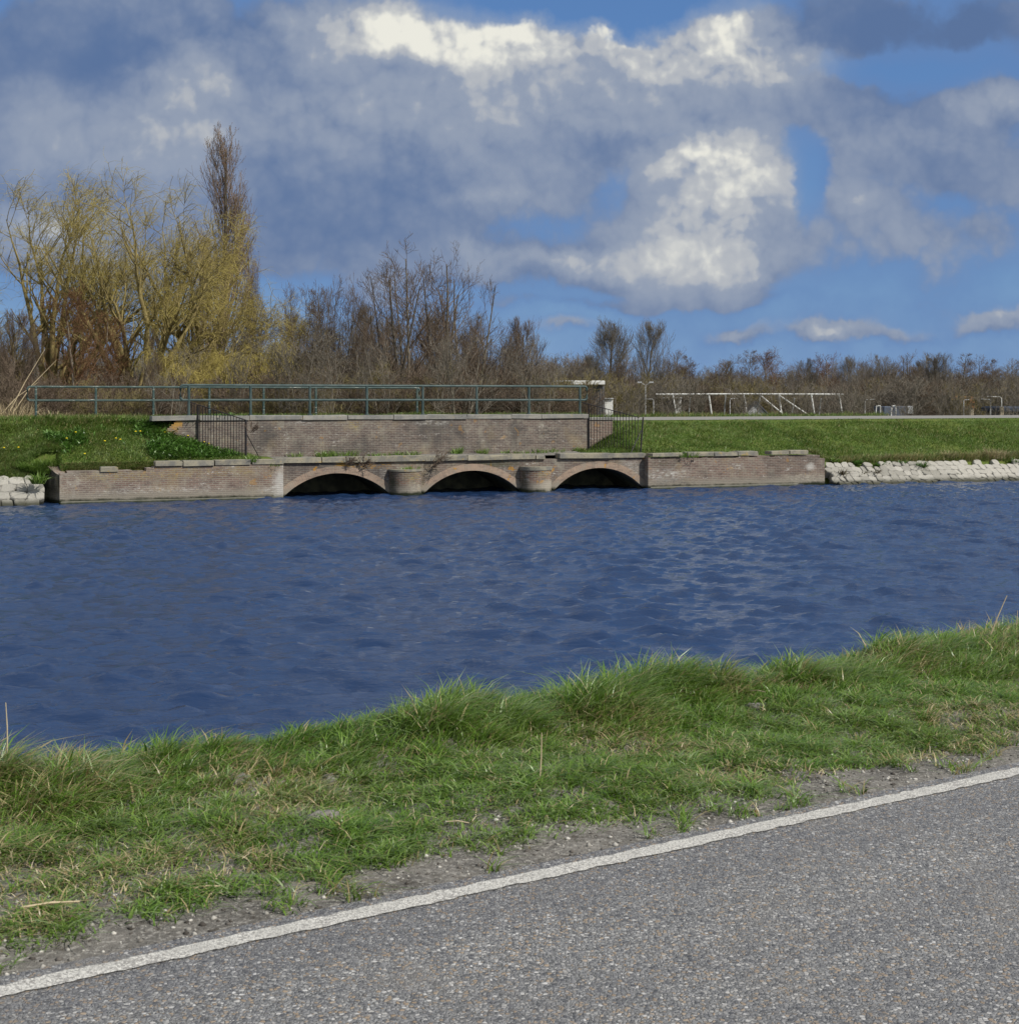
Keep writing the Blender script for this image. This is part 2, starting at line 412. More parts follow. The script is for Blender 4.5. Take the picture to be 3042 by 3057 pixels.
flat('orange_tile', (.42, .15, .04), (.55, .22, .07)); flat('slate', (.06, .065, .075), (.10, .10, .11))
flat('dark_blue', (.02, .03, .055), (.04, .055, .085)); flat('wood_post', (.34, .28, .2), (.5, .42, .31))
flat('galv', (.36, .37, .38), (.5, .5, .5)); flat('brown_brick', (.14, .08, .055), (.2, .12, .085)); flat('dark_glass', (.02, .025, .03), (.04, .045, .05))

def water_mat():
    m = bpy.data.materials.new('canal_water'); m.use_nodes = True
    t = NT(m.node_tree); t.n.clear()
    out = t.node('ShaderNodeOutputMaterial'); b = t.node('ShaderNodeBsdfPrincipled')
    t.put(b.inputs['Base Color'], (.013, .032, .086)); b.inputs['Roughness'].default_value = .06
    b.inputs['IOR'].default_value = 1.333
    p = t.node('ShaderNodeNewGeometry').outputs['Position']
    ps = t.vm('MULTIPLY', p, (.6, 1.9, 1.0))
    n = t.m('ADD', t.noise(ps, 5.0, 4, .6, .8), t.m('MULTIPLY', t.noise(ps, 14, 3, .55, .4), .35))
    t.l.new(t.bump(n, .5, .045), b.inputs['Normal'])
    t.l.new(b.outputs[0], out.inputs[0])
    return m
M['water'] = water_mat()

# ------------------------------------------------------------------ world and sun
SUN_AZ, SUN_EL = math.radians(57), math.radians(43)    # right of straight behind the camera
sunv = Vector((math.cos(SUN_EL) * math.sin(SUN_AZ), -math.cos(SUN_EL) * math.cos(SUN_AZ), math.sin(SUN_EL)))
sl = bpy.data.lights.new('sun', 'SUN'); sl.energy = 4.8; sl.angle = math.radians(.55); sl.color = (1, .955, .87)
so = bpy.data.objects.new('sun', sl); link(so); so.rotation_euler = sunv.to_track_quat('Z', 'Y').to_euler()

def build_world():
    w = bpy.data.worlds.new('World'); scene.world = w; w.use_nodes = True
    t = NT(w.node_tree); t.n.clear()
    out = t.node('ShaderNodeOutputWorld'); bg = t.node('ShaderNodeBackground')
    STR = .10
    bg.inputs[1].default_value = STR
    sky = t.node('ShaderNodeTexSky', sky_type='NISHITA'); sky.sun_disc = False
    sky.sun_elevation = SUN_EL; sky.sun_rotation = math.atan2(sunv.x, sunv.y)
    sky.air_density = 1.0; sky.dust_density = .4; sky.ozone_density = 2.2
    d = t.node('ShaderNodeTexCoord').outputs['Generated']
    x, y, z = t.sep(d)[0:3]
    ay = t.m('MAXIMUM', t.m('ABSOLUTE', y), .12)
    fx = t.m('DIVIDE', x, ay); fz = t.m('DIVIDE', z, ay)
    p0 = t.comb(fx, fz, t.m('MULTIPLY', t.m('LESS_THAN', y, 0), 3.0))
    n2 = lambda vec, sc, det, ro=.55, color=False: t.noise(vec, sc, det, ro, 0.0, color, noise_dimensions='2D')
    def puff(vec, sc, det):
        n = t.node('ShaderNodeTexVoronoi', voronoi_dimensions='2D', feature='F1')
        t.put(n.inputs['Vector'], vec); n.inputs['Scale'].default_value = sc; n.inputs['Detail'].default_value = det
        n.inputs['Roughness'].default_value = .55; n.inputs['Lacunarity'].default_value = 2.2
        return t.m('SUBTRACT', .95, n.outputs['Distance'])
    wa = t.vm('SUBTRACT', n2(p0, 8, 3, .5, True), (.5, .5, .5))
    p1 = t.vm('MULTIPLY_ADD', wa, (.06, .05, 0), p0)
    wb = t.vm('SUBTRACT', n2(p0, 26, 4, .6, True), (.5, .5, .5))
    p1 = t.vm('MULTIPLY_ADD', wb, (.022, .02, 0), p1)
    p2 = t.vm('MULTIPLY_ADD', wb, (.026, .026, 0), t.vm('MULTIPLY_ADD', wa, (.05, .045, 0), p0))
    front = t.m('GREATER_THAN', y, 0)
    def field(vec, blobs):
        acc = None
        for px, py, rx, ry, a in blobs:
            cx, cz = (px - CX) / FPX, (HY - py) / FPX
            ia, ib = FPX / rx, FPX / ry
            q = t.vm('MULTIPLY_ADD', t.vm('MULTIPLY', vec, (1, 1, 0)), (ia, ib, 0), (-cx * ia, -cz * ib, 0))
            L = t.vm('LENGTH', q); g = t.m('POWER', .36788, t.m('MULTIPLY', L, L))
            acc = t.m('MULTIPLY', g, a) if acc is None else t.m('MULTIPLY_ADD', g, a, acc)
        return t.m('MULTIPLY', acc, front)
    cover = [(600, 420, 900, 380, .55), (1500, 240, 680, 230, 1.0), (2050, 170, 380, 170, 1.0), (1150, 520, 780, 210, .95), (700, 710, 700, 130, .55),
             (700, 200, 450, 260, .6), (200, 130, 420, 150, .7), (150, 500, 520, 230, .6), (1560, 650, 170, 80, -.48), (1800, 530, 130, 80, -.45), (2350, 620, 60, 160, -.4), (1980, 395, 200, 26, -.45),
             (1790, -35, 270, 95, -2.6), (90, 690, 150, 60, .5),
             (2110, 520, 165, 115, 1.5), (2060, 750, 265, 105, 1.35), (1680, 790, 190, 60, .9), (2250, 770, 150, 130, .7),
             (2760, 50, 420, 120, .95), (2780, 420, 400, 170, .72), (2500, 300, 160, 90, .35), (3000, 310, 160, 70, .7), (2570, 650, 110, 45, .8),
             (2860, 740, 330, 80, .55), (2960, 560, 160, 60, .45), (2380, 250, 200, 60, .4),
             (1690, 980, 130, 22, .6), (2200, 1000, 105, 27, .7), (2420, 990, 90, 28, .75), (2530, 960, 120, 30, .7), (2690, 985, 120, 20, .4), (2980, 950, 130, 38, .7),
             (1440, 780, 60, 50, .5), (2650, 210, 300, 45, -.5), (2420, 500, 70, 170, -.45), (1900, 900, 500, 20, .3)]
    bright = [(1300, 100, 340, 105, .98), (1180, 50, 180, 70, .5), (1500, 120, 130, 60, .35), (1900, 110, 400, 95, .9), (2230, 70, 120, 110, .75), (2150, 200, 250, 80, .35), (1600, 320, 600, 150, .46),
              (560, 240, 170, 200, .5), (900, 60, 120, 60, .35), (380, 450, 230, 90, .36), (100, 380, 140, 120, .2), (90, 680, 160, 60, .5), (1000, 380, 300, 120, .22), (2400, 190, 160, 50, .35),
              (2090, 465, 160, 60, .85), (2190, 560, 140, 130, .6), (2000, 730, 260, 110, .5), (2250, 790, 150, 80, .4), (1680, 775, 160, 45, .55), (1480, 600, 130, 40, .25),
              (2100, 570, 210, 170, .38), (1850, 425, 260, 45, -.3), (2700, 420, 260, 60, .18), (3000, 310, 130, 55, .5), (2560, 640, 110, 40, .35), (2850, 740, 320, 70, .22), (1440, 770, 60, 50, .3),
              (1690, 975, 130, 20, .42), (2200, 992, 105, 20, .42), (2420, 985, 90, 22, .5), (2530, 955, 120, 26, .45), (2690, 980, 120, 18, .3), (2980, 940, 130, 30, .45),
              (1180, 190, 110, 60, -.4), (280, 160, 280, 100, -.2), (2030, 530, 60, 25, -.3), (2700, 60, 350, 90, -.25)]
    def cl(vec): return t.m('ADD', t.m('MULTIPLY', puff(vec, 7.5, 4), .55), t.m('MULTIPLY', n2(vec, 5, 7, .58), .6))
    q0 = t.vm('MULTIPLY_ADD', wb, (.012, .012, 0), p0)
    f1 = cl(q0); f1b = cl(t.vm('ADD', q0, (.005, .008, 0)))
    f1 = t.m('ADD', f1, .03); f1b = t.m('ADD', f1b, .03)
    lit = t.m('MULTIPLY', t.m('SUBTRACT', f1, f1b), 1.9)
    f2 = n2(p1, 4, 3, .5)
    C = field(p1, cover)
    high = t.sm(fz, .30, .55)                                     # unseen broken cloud overhead and behind, brightened for the water to reflect
    back = t.m('SUBTRACT', 1.0, front)
    hb = t.m('MAXIMUM', high, back)
    gen = t.m('MULTIPLY', hb, t.m('MULTIPLY_ADD', f2, 2.6, -.70))
    Ct = t.m('ADD', t.m('ADD', C, gen), t.m('MULTIPLY_ADD', f1, .95, -.42))
    cov = t.sm(Ct, .20, .50)
    veil = t.m('MULTIPLY', t.sm(t.m('ADD', t.m('ADD', C, gen), t.m('MULTIPLY_ADD', f1, .8, -.4)), -.45, .45), .85)   # thin haze of cloud round the banks
    Bf = t.m('ADD', field(p2, bright), t.m('MULTIPLY', hb, .88))
    Br = t.m('ADD', Bf, t.m('ADD', t.m('MULTIPLY', lit, t.m('MULTIPLY_ADD', Bf, 1.15, .18)), t.m('MULTIPLY', t.m('SUBTRACT', f1, .5), .62)))
    k = 1 / STR
    def c(r, g, b):
        s2l = lambda v: ((v / 255 + .055) / 1.055) ** 2.4 * k
        return (s2l(r), s2l(g), s2l(b))
    cr = t.mix(t.sm(Br, -.38, .42), c(90, 114, 154), c(148, 159, 178))
    cr = t.mix(t.sm(Br, .36, .62), cr, c(180, 184, 190))
    cr = t.mix(t.sm(Br, .58, 1.22), cr, c(240, 238, 226))
    skyc = t.mix(1.0, sky.outputs[0], (.70, .88, 1.10), 'MULTIPLY')
    skyc = t.mix(.55, skyc, c(82, 122, 178))
    skyc = t.mix(t.sm(fz, .13, .0), skyc, t.mix(.75, skyc, c(122, 156, 200)))
    thin = t.mix(t.sm(Bf, .0, .5), c(100, 133, 182), c(140, 158, 186))
    col = t.mix(veil, skyc, thin)
    col = t.mix(t.m('MULTIPLY', cov, .93), col, cr)
    t.put(bg.inputs[0], col); t.l.new(bg.outputs[0], out.inputs[0])
    w.cycles.sampling_method = 'AUTOMATIC'
build_world()

# ------------------------------------------------------------------ camera
cam = bpy.data.cameras.new('camera'); co = bpy.data.objects.new('camera', cam); link(co)
co.location = (0, 0, HE); co.rotation_euler = (PI / 2, 0, 0)
cam.sensor_fit = 'HORIZONTAL'; cam.sensor_width = 56.0; cam.lens = FPX / 3042 * 56
cam.shift_y = (HY - 1528.5) / 3042
cam.clip_start = .1; cam.clip_end = 6000
cam.dof.use_dof = True; cam.dof.focus_distance = 40; cam.dof.aperture_fstop = 22
scene.camera = co

# ------------------------------------------------------------------ terrain heights
V2 = 2.5                                           # plane of the parapet wall
uA, uB = U(845), U(1930)                           # arched section
uLW, uRW = U(165), U(2460)                         # ends of the low quay wall
def zfar(u, v):
    u = np.asarray(u, float); v = np.asarray(v, float)
    back_v, back_z = [4.6, 5.1, 7.5, 7.9, 8.4, 13.0, 14.0], [2.5, 2.34, 2.34, 2.44, 2.45, .35, .3]; bR, zR = back_v[1:], back_z[1:]
    wl = np.interp(v, [.12, .3, .85, 3.4] + back_v, [-1, .98, 1.24, 2.5] + back_z)
    wr = np.interp(v, [.12, .3, .7, 4.9] + bR, [-1, 1.02, 1.2, 2.36] + zR)
    rl = np.interp(v, [-1.3, .62, 3.6] + back_v, [-.75, .86, 2.5] + back_z)
    rr = np.interp(v, [-1.3, .62, 4.9] + bR, [-.75, .80, 2.36] + zR)
    mid = np.interp(v, [.12, .3, 2.58, 2.6] + back_v, [-1, 1.24, 1.24, 2.58] + back_z)
    mid2 = np.interp(v, [.12, .3, 3.1, 3.4] + back_v, [-1, 1.24, 1.24, 2.5] + back_z)
    mid = np.where(u > U(1756, V2) - .02, mid2, mid)
    a = 1 - sst((u - U(430, V2)) / (U(745, V2) - U(430, V2)))
    b = sst((u - U(1752, V2)) / (U(1860, V2) - U(1752, V2)))
    wl2 = np.maximum(wl, np.where((v > .3) & (v < 2.59), wl + .12 * np.sin(np.clip((v - .3) / 2.3, 0, 1) * PI), -9))
    z = mid + (wl2 - mid) * a + (wr - mid) * b
    z = z + (rl - z) * (1 - sst((u - (uLW - .9)) / .7)) + (rr - z) * sst((u - (uRW - .1)) / .7)
    notch = np.interp(v, [1.12, 1.25, 1.3], [-1, 1.1, 9])          # water reaches in beside the broken wall end
    mk = sst((u - (uLW - .80)) / .08) * (1 - sst((u - (uLW + .1)) / .1))
    z = z + (np.minimum(z, notch) - z) * mk
    bump = (fbm(u * .9, v * .9, 3) - .5) * .16 * sst((v - .4) / .6) * (1 - sst((v - 3.5) / 1.0))
    return z + bump

def grid_mesh(name, A, Bv, fz, conv, drop=None, smooth=True):
    a, b = np.meshgrid(A, Bv, indexing='ij')
    z = fz(a, b)
    X, Y = conv(a, b)
    v = np.stack([X, Y, z], -1).reshape(-1, 3)
    na, nb = len(A), len(Bv)
    i = np.arange(na * nb).reshape(na, nb)
    q = np.stack([i[:-1, :-1], i[1:, :-1], i[1:, 1:], i[:-1, 1:]], -1).reshape(-1, 4)
    if drop is not None:
        ca = (A[:-1] + A[1:])[:, None] / 2 + 0 * Bv[None, :-1]; cb = (Bv[:-1] + Bv[1:])[None] / 2 + 0 * A[:-1, None]
        q = q[~drop(ca, cb).ravel()]
    return np_mesh(name, v, q, None, smooth)
Wxy = lambda u, v: (u * SC - v * SS, OY + u * SS + v * SC)
Rxy = lambda r, n: (r * RC - n * RS, r * RS + n * RC)
def axis(lo, hi, step, far, growth=1.35):
    c = list(np.arange(lo, hi + 1e-6, step)); s = step
    while c[0] > -far: s *= growth; c.insert(0, c[0] - s)
    s = step
    while c[-1] < far: s *= growth; c.append(c[-1] + s)
    return np.array(c)
ua = axis(-30, 34, .3, 1500)
ua = np.unique(np.concatenate([ua[(ua < uA - .05) | (ua > uB + .05)], np.arange(uA, uB, .3), [uB], np.arange(uLW - .96, uLW + .3, .06)]))
va = np.concatenate([np.arange(-1.3, .1, .2), [.12, .3], np.arange(.5, 1.0, .2), [1.12, 1.25], np.arange(1.4, 2.5, .2), [2.58, 2.6], np.arange(2.8, 14.2, .3), [20, 40, 80, 150, 300, 600, 1200, 2500]])
o = mobj('far_dike', grid_mesh('far_dike', ua, va, zfar, Wxy, lambda a, b: (a > uA) & (a < uB) & (b < 2.58)), M['turf']); tag(o, kind='structure')
la = np.arange(uA, uB + .1, .2); la[-1] = uB; lb = np.concatenate([[.3], np.arange(.5, 2.5, .2), [2.58]])
o = mobj('ledge_ground', grid_mesh('ledge_ground', la, lb, zfar, Wxy), M['soil']); tag(o, kind='structure')
o = mobj('polder_ground', grid_mesh('polder_ground', np.array([-2500., -600, -200, 0, 200, 600, 2500.]), np.array([13.5, 60, 200, 800, 3000.]), lambda a, b: a * 0 + .305, Wxy), M['polder']); tag(o, kind='structure')
ra = axis(-40, 60, .5, 1200)
def road_strip(u): return 1
o = mobj('dike_road', grid_mesh('dike_road', np.arange(-120, 160, 1.0), np.array([5.15, 6.5, 7.7]), lambda a, b: 2.372 + (b - 5.15) * .035, Wxy), M['farroad']); tag(o, kind='structure')

# near bank
def znear(r, n):
    r = np.asarray(r, float); n = np.asarray(n, float)
    z = np.interp(n, [-60, -3, 4.65, 4.9, 6.3, 6.95, 7.4, 9.3, 11], [1.0, 1.40, 1.405, 1.405, 1.43, 1.42, 1.22, -.5, -1.0])
    k = sst((n - 4.75) / .4) * (1 - sst((n - 8) / 1))
    z = z + k * ((fbm(r * 1.3, n * 1.3, 3) - .5) * .13 + (fbm(r * 7, n * 7, 3) - .5) * .035)
    return z
na = np.unique(np.concatenate([axis(4.6, 8.2, .05, 1.0), [-800, -300, -100, -60, -30, -10, -3, 0, 2, 4, 4.4, 8.6, 9.3, 11]]))
na = na[(na <= 11.01)]
rr_ = axis(-1, 11.5, .06, 1500)
o = mobj('near_bank', grid_mesh('near_bank', rr_, na, znear, Rxy), M['soil']); tag(o, kind='structure')
o = mobj('road', grid_mesh('road', axis(-6, 12, .5, 1200), np.array([-1.6, 0, 2, 4, 4.66]), lambda a, b: a * 0 + 1.42, Rxy), M['asphalt']); tag(o, kind='structure')
rl = np.arange(-3, 20, .02)
def edge(r, s): return (fbm(r * 22 + s, r * 0 + s, 5) - .5) * .03
lv = np.concatenate([np.stack([*Rxy(rl, 4.490 + edge(rl, 3)), rl * 0 + 1.4245], -1), np.stack([*Rxy(rl, 4.583 + edge(rl, 50)), rl * 0 + 1.4245], -1)])
n_ = len(rl); ii = np.arange(n_ - 1)
o = mobj('edge_line', np_mesh('edge_line', lv, np.stack([ii, ii + 1, ii + 1 + n_, ii + n_], -1)), M['line']); tag(o, kind='structure')

# ------------------------------------------------------------------ water
def build_water():
    ys = [6.2]
    while ys[-1] < 64: ys.append(ys[-1] + .05 + .0011 * (ys[-1] - 6))
    ys = np.array(ys)
    xs = axis(-24, 26, .085, 400, 1.4)
    x, y = np.meshgrid(xs, ys, indexing='ij')
    sp = np.interp(np.abs(x), [26, 40], [1, 0])
    r = np.random.default_rng(3)
    z = np.zeros_like(x)
    env = .55 + .9 * fbm(x * .22 + 50, y * .22, 3)
    for i in range(110):
        lam = math.exp(r.uniform(math.log(.24), math.log(.82)))
        th = math.radians(84) + r.normal(0, .34)        # wave direction
        k = 2 * PI / lam
        amp = .0052 * lam ** 1.0
        ph = r.uniform(0, 2 * PI)
        a = k * (x * math.cos(th) + y * math.sin(th)) + ph
        s = np.sin(a)
        z += amp * (s + .25 * np.cos(2 * a + 1.0)) * 1.0
    sd = z.std(); zn = z / sd
    z = sd * (.62 * zn + .34 * np.clip(zn, -1.6, 2.6) ** 2 * np.sign(zn + 1.6))     # peaked crests, flat troughs
    z *= env * sp
    v = np.stack([x, y, z], -1).reshape(-1, 3)
    na, nb = len(xs), len(ys)
    i = np.arange(na * nb).reshape(na, nb)
    q = np.stack([i[:-1, :-1], i[1:, :-1], i[1:, 1:], i[:-1, 1:]], -1).reshape(-1, 4)
    # keep to the canal
    c = v[q].mean(1)
    vv = -(c[:, 0]) * SS + (c[:, 1] - OY) * SC
    nn = -c[:, 0] * RS + c[:, 1] * RC
    q = q[(vv < 3.0) & ((nn > 7.2) | (np.abs(c[:, 0]) > 60))]
    o = mobj('water', np_mesh('water', v, q, None, True), M['water']); tag(o, kind='structure')
build_water()

# ------------------------------------------------------------------ sluice masonry
Z_ARCH_TOP, Z_COP = 1.12, 1.30
arches = []
for l, r_, cy in ((845, 1165, 1412), (1265, 1552, 1404), (1653, 1920, 1396)):
    u0, u1 = U(l), U(r_); uc = (u0 + u1) / 2; hs = (u1 - u0) / 2
    zc = ZV((l + r_) / 2, cy); zs = 0.03
    rise = zc - zs; rad = (hs * hs + rise * rise) / (2 * rise); cz = zc - rad
    arches.append((uc, hs, cz, rad, zc))

def ragged(n, amp, s):
    return [amp * (float(fbm(i * .8 + s, s * 3.1, 3)) - .5) for i in range(n)]

root = farthing('culvert_wall', 'brick culvert wall with three low arched openings at the water', 'brick wall', (uA, 0, 0))
base = (uA, 0, 0)
wall = MB(); inner = MB()
us = sorted(set([uA, uB] + list(np.arange(uA, uB, .35)) + [a[0] + a[1] * math.sin(t) for a in arches for t in np.linspace(-PI / 2, PI / 2, 33)]))
us = [us[0]] + [b for a, b in zip(us, us[1:]) if b - a > 1e-4]
def bottom(u, mid):
    for uc, hs, cz, rad, zc in arches:
        if abs(mid - uc) < hs: return cz + math.sqrt(max(rad * rad - (u - uc) ** 2, 0))
    return -.6
for a, b in zip(us, us[1:]):
    m = (a + b) / 2; za, zb = bottom(a, m), bottom(b, m)
    wall.face([(a, 0, za), (b, 0, zb), (b, 0, Z_ARCH_TOP), (a, 0, Z_ARCH_TOP)])
    if za > -.5 or zb > -.5:
        inner.face([(a, 0, za), (a, 2.45, za), (b, 2.45, zb), (b, 0, zb)], smooth=True)
wall.face([(uA, 0, Z_ARCH_TOP), (uB, 0, Z_ARCH_TOP), (uB, .34, Z_ARCH_TOP), (uA, .34, Z_ARCH_TOP)])
wall.build('wall', M['brick'], root, base)
for uc, hs, cz, rad, zc in arches:
    for s in (-1, 1):
        inner.face([(uc + s * hs, 0, -.8), (uc + s * hs, 2.45, -.8), (uc + s * hs, 2.45, .06), (uc + s * hs, 0, .06)])
inner.face([(uA, 2.452, -.8), (uB, 2.452, -.8), (uB, 2.452, 1.2), (uA, 2.452, 1.2)])
inner.build('vault', M['interior'], root, base)
for uc, hs, cz, rad, zc in arches:
    rg = MB(); th = .225; a0 = math.asin(min(hs / rad, 1)); N = 44
    for i in range(N):
        t0, t1 = -a0 + 2 * a0 * i / N, -a0 + 2 * a0 * (i + 1) / N
        j0, j1 = .012 * math.sin(i * 2.1), .012 * math.sin((i + 1) * 2.1)
        pt = lambda t, rr, v: (uc + rr * math.sin(t), v, cz + rr * math.cos(t))
        o0, o1 = rad + th + j0 * .4, rad + th + j1 * .4
        rg.face([pt(t0, rad - .006, -.022), pt(t1, rad - .006, -.022), pt(t1, o1, -.022), pt(t0, o0, -.022)],
                uv=[(rad * t0, 0.01), (rad * t1, 0.01), (rad * t1, th), (rad * t0, th)])
        rg.face([pt(t0, o0, -.022), pt(t1, o1, -.022), pt(t1, o1, .05), pt(t0, o0, .05)])
        rg.face([pt(t1, rad - .006, -.022), pt(t0, rad - .006, -.022), pt(t0, rad - .006, .2), pt(t1, rad - .006, .2)])
    rg.build('arch_ring', M['ring'], root, base)

def half_drum(mb, uc, r, z0, z1, top=True, n=22, rimjit=0):
    for i in range(n):
        t0, t1 = PI * i / n, PI * (i + 1) / n
        p = lambda t: (uc - r * math.cos(t), -r * .95 * math.sin(t) - .05)
        a, b = p(t0), p(t1)
        mb.face([(*a, z0), (*b, z0), (*b, z1), (*a, z1)], uv=[(r * t0, z0), (r * t1, z0), (r * t1, z1), (r * t0, z1)], smooth=True)
    if top:
        mb.face([(uc - r * math.cos(PI * i / n), -r * .95 * math.sin(PI * i / n) - .05, z1) for i in range(n + 1)] + [(uc + r, .0, z1), (uc - r, .0, z1)])
    for s in (-1, 1):
        q = [(uc + s * r, -.05, z0), (uc + s * r, 0, z0), (uc + s * r, 0, z1), (uc + s * r, -.05, z1)]
        mb.face(q if s > 0 else q[::-1])
for (l, r_, ty, capt, lab) in ((1166, 1263, 1401, .07, 'rounded brick pier with orange lichen and a worn mortar top'), (1559, 1651, 1393, .12, 'rounded brick pier with a thick grey stone cap')):
    uc = (U(l, -.25) + U(r_, -.25)) / 2; rad_ = (U(r_, -.25) - U(l, -.25)) / 2 * .97
    zt = ZV((l + r_) / 2, ty, -.3)
    pr = MB(); half_drum(pr, uc, rad_, -.6, zt - capt); 
    po = pr.build('pier', M['pier'], root, base); po['label'] = lab
    cp = MB(); half_drum(cp, uc, rad_ + .025, zt - capt + .002, zt, n=22)
    cp.build('pier_cap', M['coping_lo'], po, base)

# low coping of the arched section: separate worn slabs
def slabs(root, base, u0, u1, v0, v1, z0, z1, mat, lens=(1.3, 2.2), gaps=(), jz=.012, seed=1, slope=0.0):
    r = random.Random(seed); u = u0
    while u < u1 - .2:
        L = min(r.uniform(*lens), u1 - u)
        if u1 - (u + L) < .4: L = u1 - u
        if not any(g0 < u + L / 2 < g1 for g0, g1 in gaps):
            b = MB(); dz = r.uniform(-jz, jz); dv = r.uniform(-.02, .02)
            b.box(u + .006, u + L - .006, v0 + dv, v1, z0 + max(dz, 0) + .002, z1 + dz, ch=.02, jit=.014)
            b.build('coping_slab', mat, root, base)
        u += L
slabs(root, base, uA - .25, U(1595), -.09, .34, 1.12, Z_COP, M['coping_lo'], gaps=(), seed=4)
slabs(root, base, U(1598), U(1625), -.09, .34, 1.12, Z_COP - .02, M['coping_lo'], lens=(.3, .4), seed=4)
slabs(root, base, U(1668), U(1925), -.09, .34, 1.12, Z_COP, M['coping_lo'], seed=6)

# low quay walls on both sides, 0.3 m proud of the arches
def quay(label, px0, px1, v, tops, mat, seed):
    """tops: list of (px, py) giving the ragged brick top"""
    u0, u1 = U(px0, v), U(px1, v); base = (u0, v, 0)
    root = farthing('quay_wall', label, 'brick wall', base)
    w = MB(); xs = [U(a, v) for a, b in tops]; zs = [ZV(a, b, v) for a, b in tops]
    n = int((u1 - u0) / .215); g = np.linspace(u0, u1, n + 1)
    r = random.Random(seed); prev = None
    for a, b in zip(g, g[1:]):
        z = round(float(np.interp((a + b) / 2, xs, zs)) / .062) * .062 + r.choice((0, 0, 0, -.062)) * .5
        w.face([(a, v, -.6), (b, v, -.6), (b, v, z), (a, v, z)])
        w.face([(a, v, z), (b, v, z), (b, v + .62, z), (a, v + .62, z)])
        if prev is not None and abs(prev - z) > 1e-4:
            w.face([(a, v, min(z, prev)), (a, v + .62, min(z, prev)), (a, v + .62, max(z, prev)), (a, v, max(z, prev))][::(1 if prev > z else -1)])
        prev = z
    return root, base, w, u0, u1
vq = -.3
rootL, baseL, w, u0L, u1L = quay('long low brick quay wall with a broken top below the dandelion slope', 178, 846, vq,
    [(178, 1416), (205, 1410), (260, 1408), (300, 1406), (420, 1402), (470, 1392), (600, 1388), (760, 1384), (846, 1383)], M['brick_wing'], 2)
# dark broken end facing away from the sun
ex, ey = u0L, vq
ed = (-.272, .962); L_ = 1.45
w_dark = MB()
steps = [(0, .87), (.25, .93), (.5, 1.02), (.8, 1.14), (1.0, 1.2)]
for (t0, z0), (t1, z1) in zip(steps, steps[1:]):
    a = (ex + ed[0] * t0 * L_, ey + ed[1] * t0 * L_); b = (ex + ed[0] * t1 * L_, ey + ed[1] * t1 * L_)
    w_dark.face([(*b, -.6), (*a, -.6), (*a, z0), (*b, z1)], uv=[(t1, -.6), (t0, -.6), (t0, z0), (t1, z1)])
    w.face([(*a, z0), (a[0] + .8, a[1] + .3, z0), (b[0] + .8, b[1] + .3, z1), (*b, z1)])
w_dark.build('broken_end', M['damp_shade'], rootL, baseL)
w.face([(u1L, vq, -.6), (u1L, .0, -.6), (u1L, .0, 1.1), (u1L, vq, 1.1)])
w.build('wall', M['brick_wing'], rootL, baseL)
pl = MB(); pl.box(u0L + .02, u1L - .02, vq - .10, vq - .003, -.6, .075, ch=.03, jit=.008); pl.build('plinth', M['plinth'], rootL, baseL)
for (a, b, yt, yb) in ((300, 352, 1394, 1408), (464, 545, 1377, 1391), (546, 640, 1375, 1390), (641, 748, 1373, 1388), (752, 846, 1371, 1386)):
    b_ = MB(); b_.box(U(a, vq) + .008, U(b, vq) - .008, vq - .05 + random.uniform(-.02, .02), vq + .45, ZV((a + b) / 2, yb, vq), ZV((a + b) / 2, yt, vq), ch=.018, jit=.012)
    b_.build('coping_slab', M['coping_lo'], rootL, baseL)

rootR, baseR, w, u0R, u1R = quay('low brick quay wall with white salt stains between the arches and pale stones', 1935, 2462, vq,
    [(1935, 1366), (2050, 1364), (2100, 1366), (2250, 1362), (2400, 1357), (2440, 1357), (2450, 1366), (2462, 1372)], M['brick_wing'], 5)
w.face([(u0R, 0, -.6), (u0R, vq, -.6), (u0R, vq, 1.2), (u0R, 0, 1.2)])
w.face([(u1R, vq, -.6), (u1R, .4, -.6), (u1R, .4, .95), (u1R, vq, .95)])
w.build('wall', M['brick_wing'], rootR, baseR)
pl = MB(); pl.box(u0R + .05, U(2380, vq), vq - .09, vq - .003, -.6, .08, ch=.03, jit=.008); pl.build('plinth', M['plinth'], rootR, baseR)
for (a, b, yt, yb) in ((1945, 2035, 1352, 1362), (2053, 2130, 1349, 1361), (2131, 2200, 1349, 1360), (2202, 2262, 1347, 1359), (2300, 2355, 1346, 1357), (2356, 2410, 1344, 1355)):
    b_ = MB(); b_.box(U(a, vq) + .008, U(b, vq) - .008, vq - .05 + random.uniform(-.02, .02), vq + .42, ZV((a + b) / 2, yb, vq), ZV((a + b) / 2, yt, vq), ch=.018, jit=.012)
    b_.build('coping_slab', M['coping_lo'], rootR, baseR)

# parapet wall
uP0, uP1 = U(503, V2), U(1756, V2); base = (uP0, V2, 1.1)
rootP = farthing('parapet_wall', 'higher brick parapet wall with a grey stone coping behind the ledge', 'brick wall', base)
w = MB()
ZPT = 2.49
w_end = MB()
for k in range(8):                                          # stepped broken left end, buried in the slope
    a = U(486 + [40, 34, 26, 20, 14, 8, 5, 0][k], V2); z1 = ZPT - .062 * k; z0 = z1 - .062 if k < 7 else .9
    w_end.face([(a, V2, z0), (U(545, V2), V2, z0), (U(545, V2), V2, z1), (a, V2, z1)])
    w_end.face([(a, V2 + .5, z0), (a, V2, z0), (a, V2, z1), (a, V2 + .5, z1)])
    w_end.face([(a, V2, z1), (U(545, V2), V2, z1), (U(545, V2), V2 + .5, z1), (a, V2 + .5, z1)])
w_end.build('broken_end', M['brick_lichen'], rootP, base)
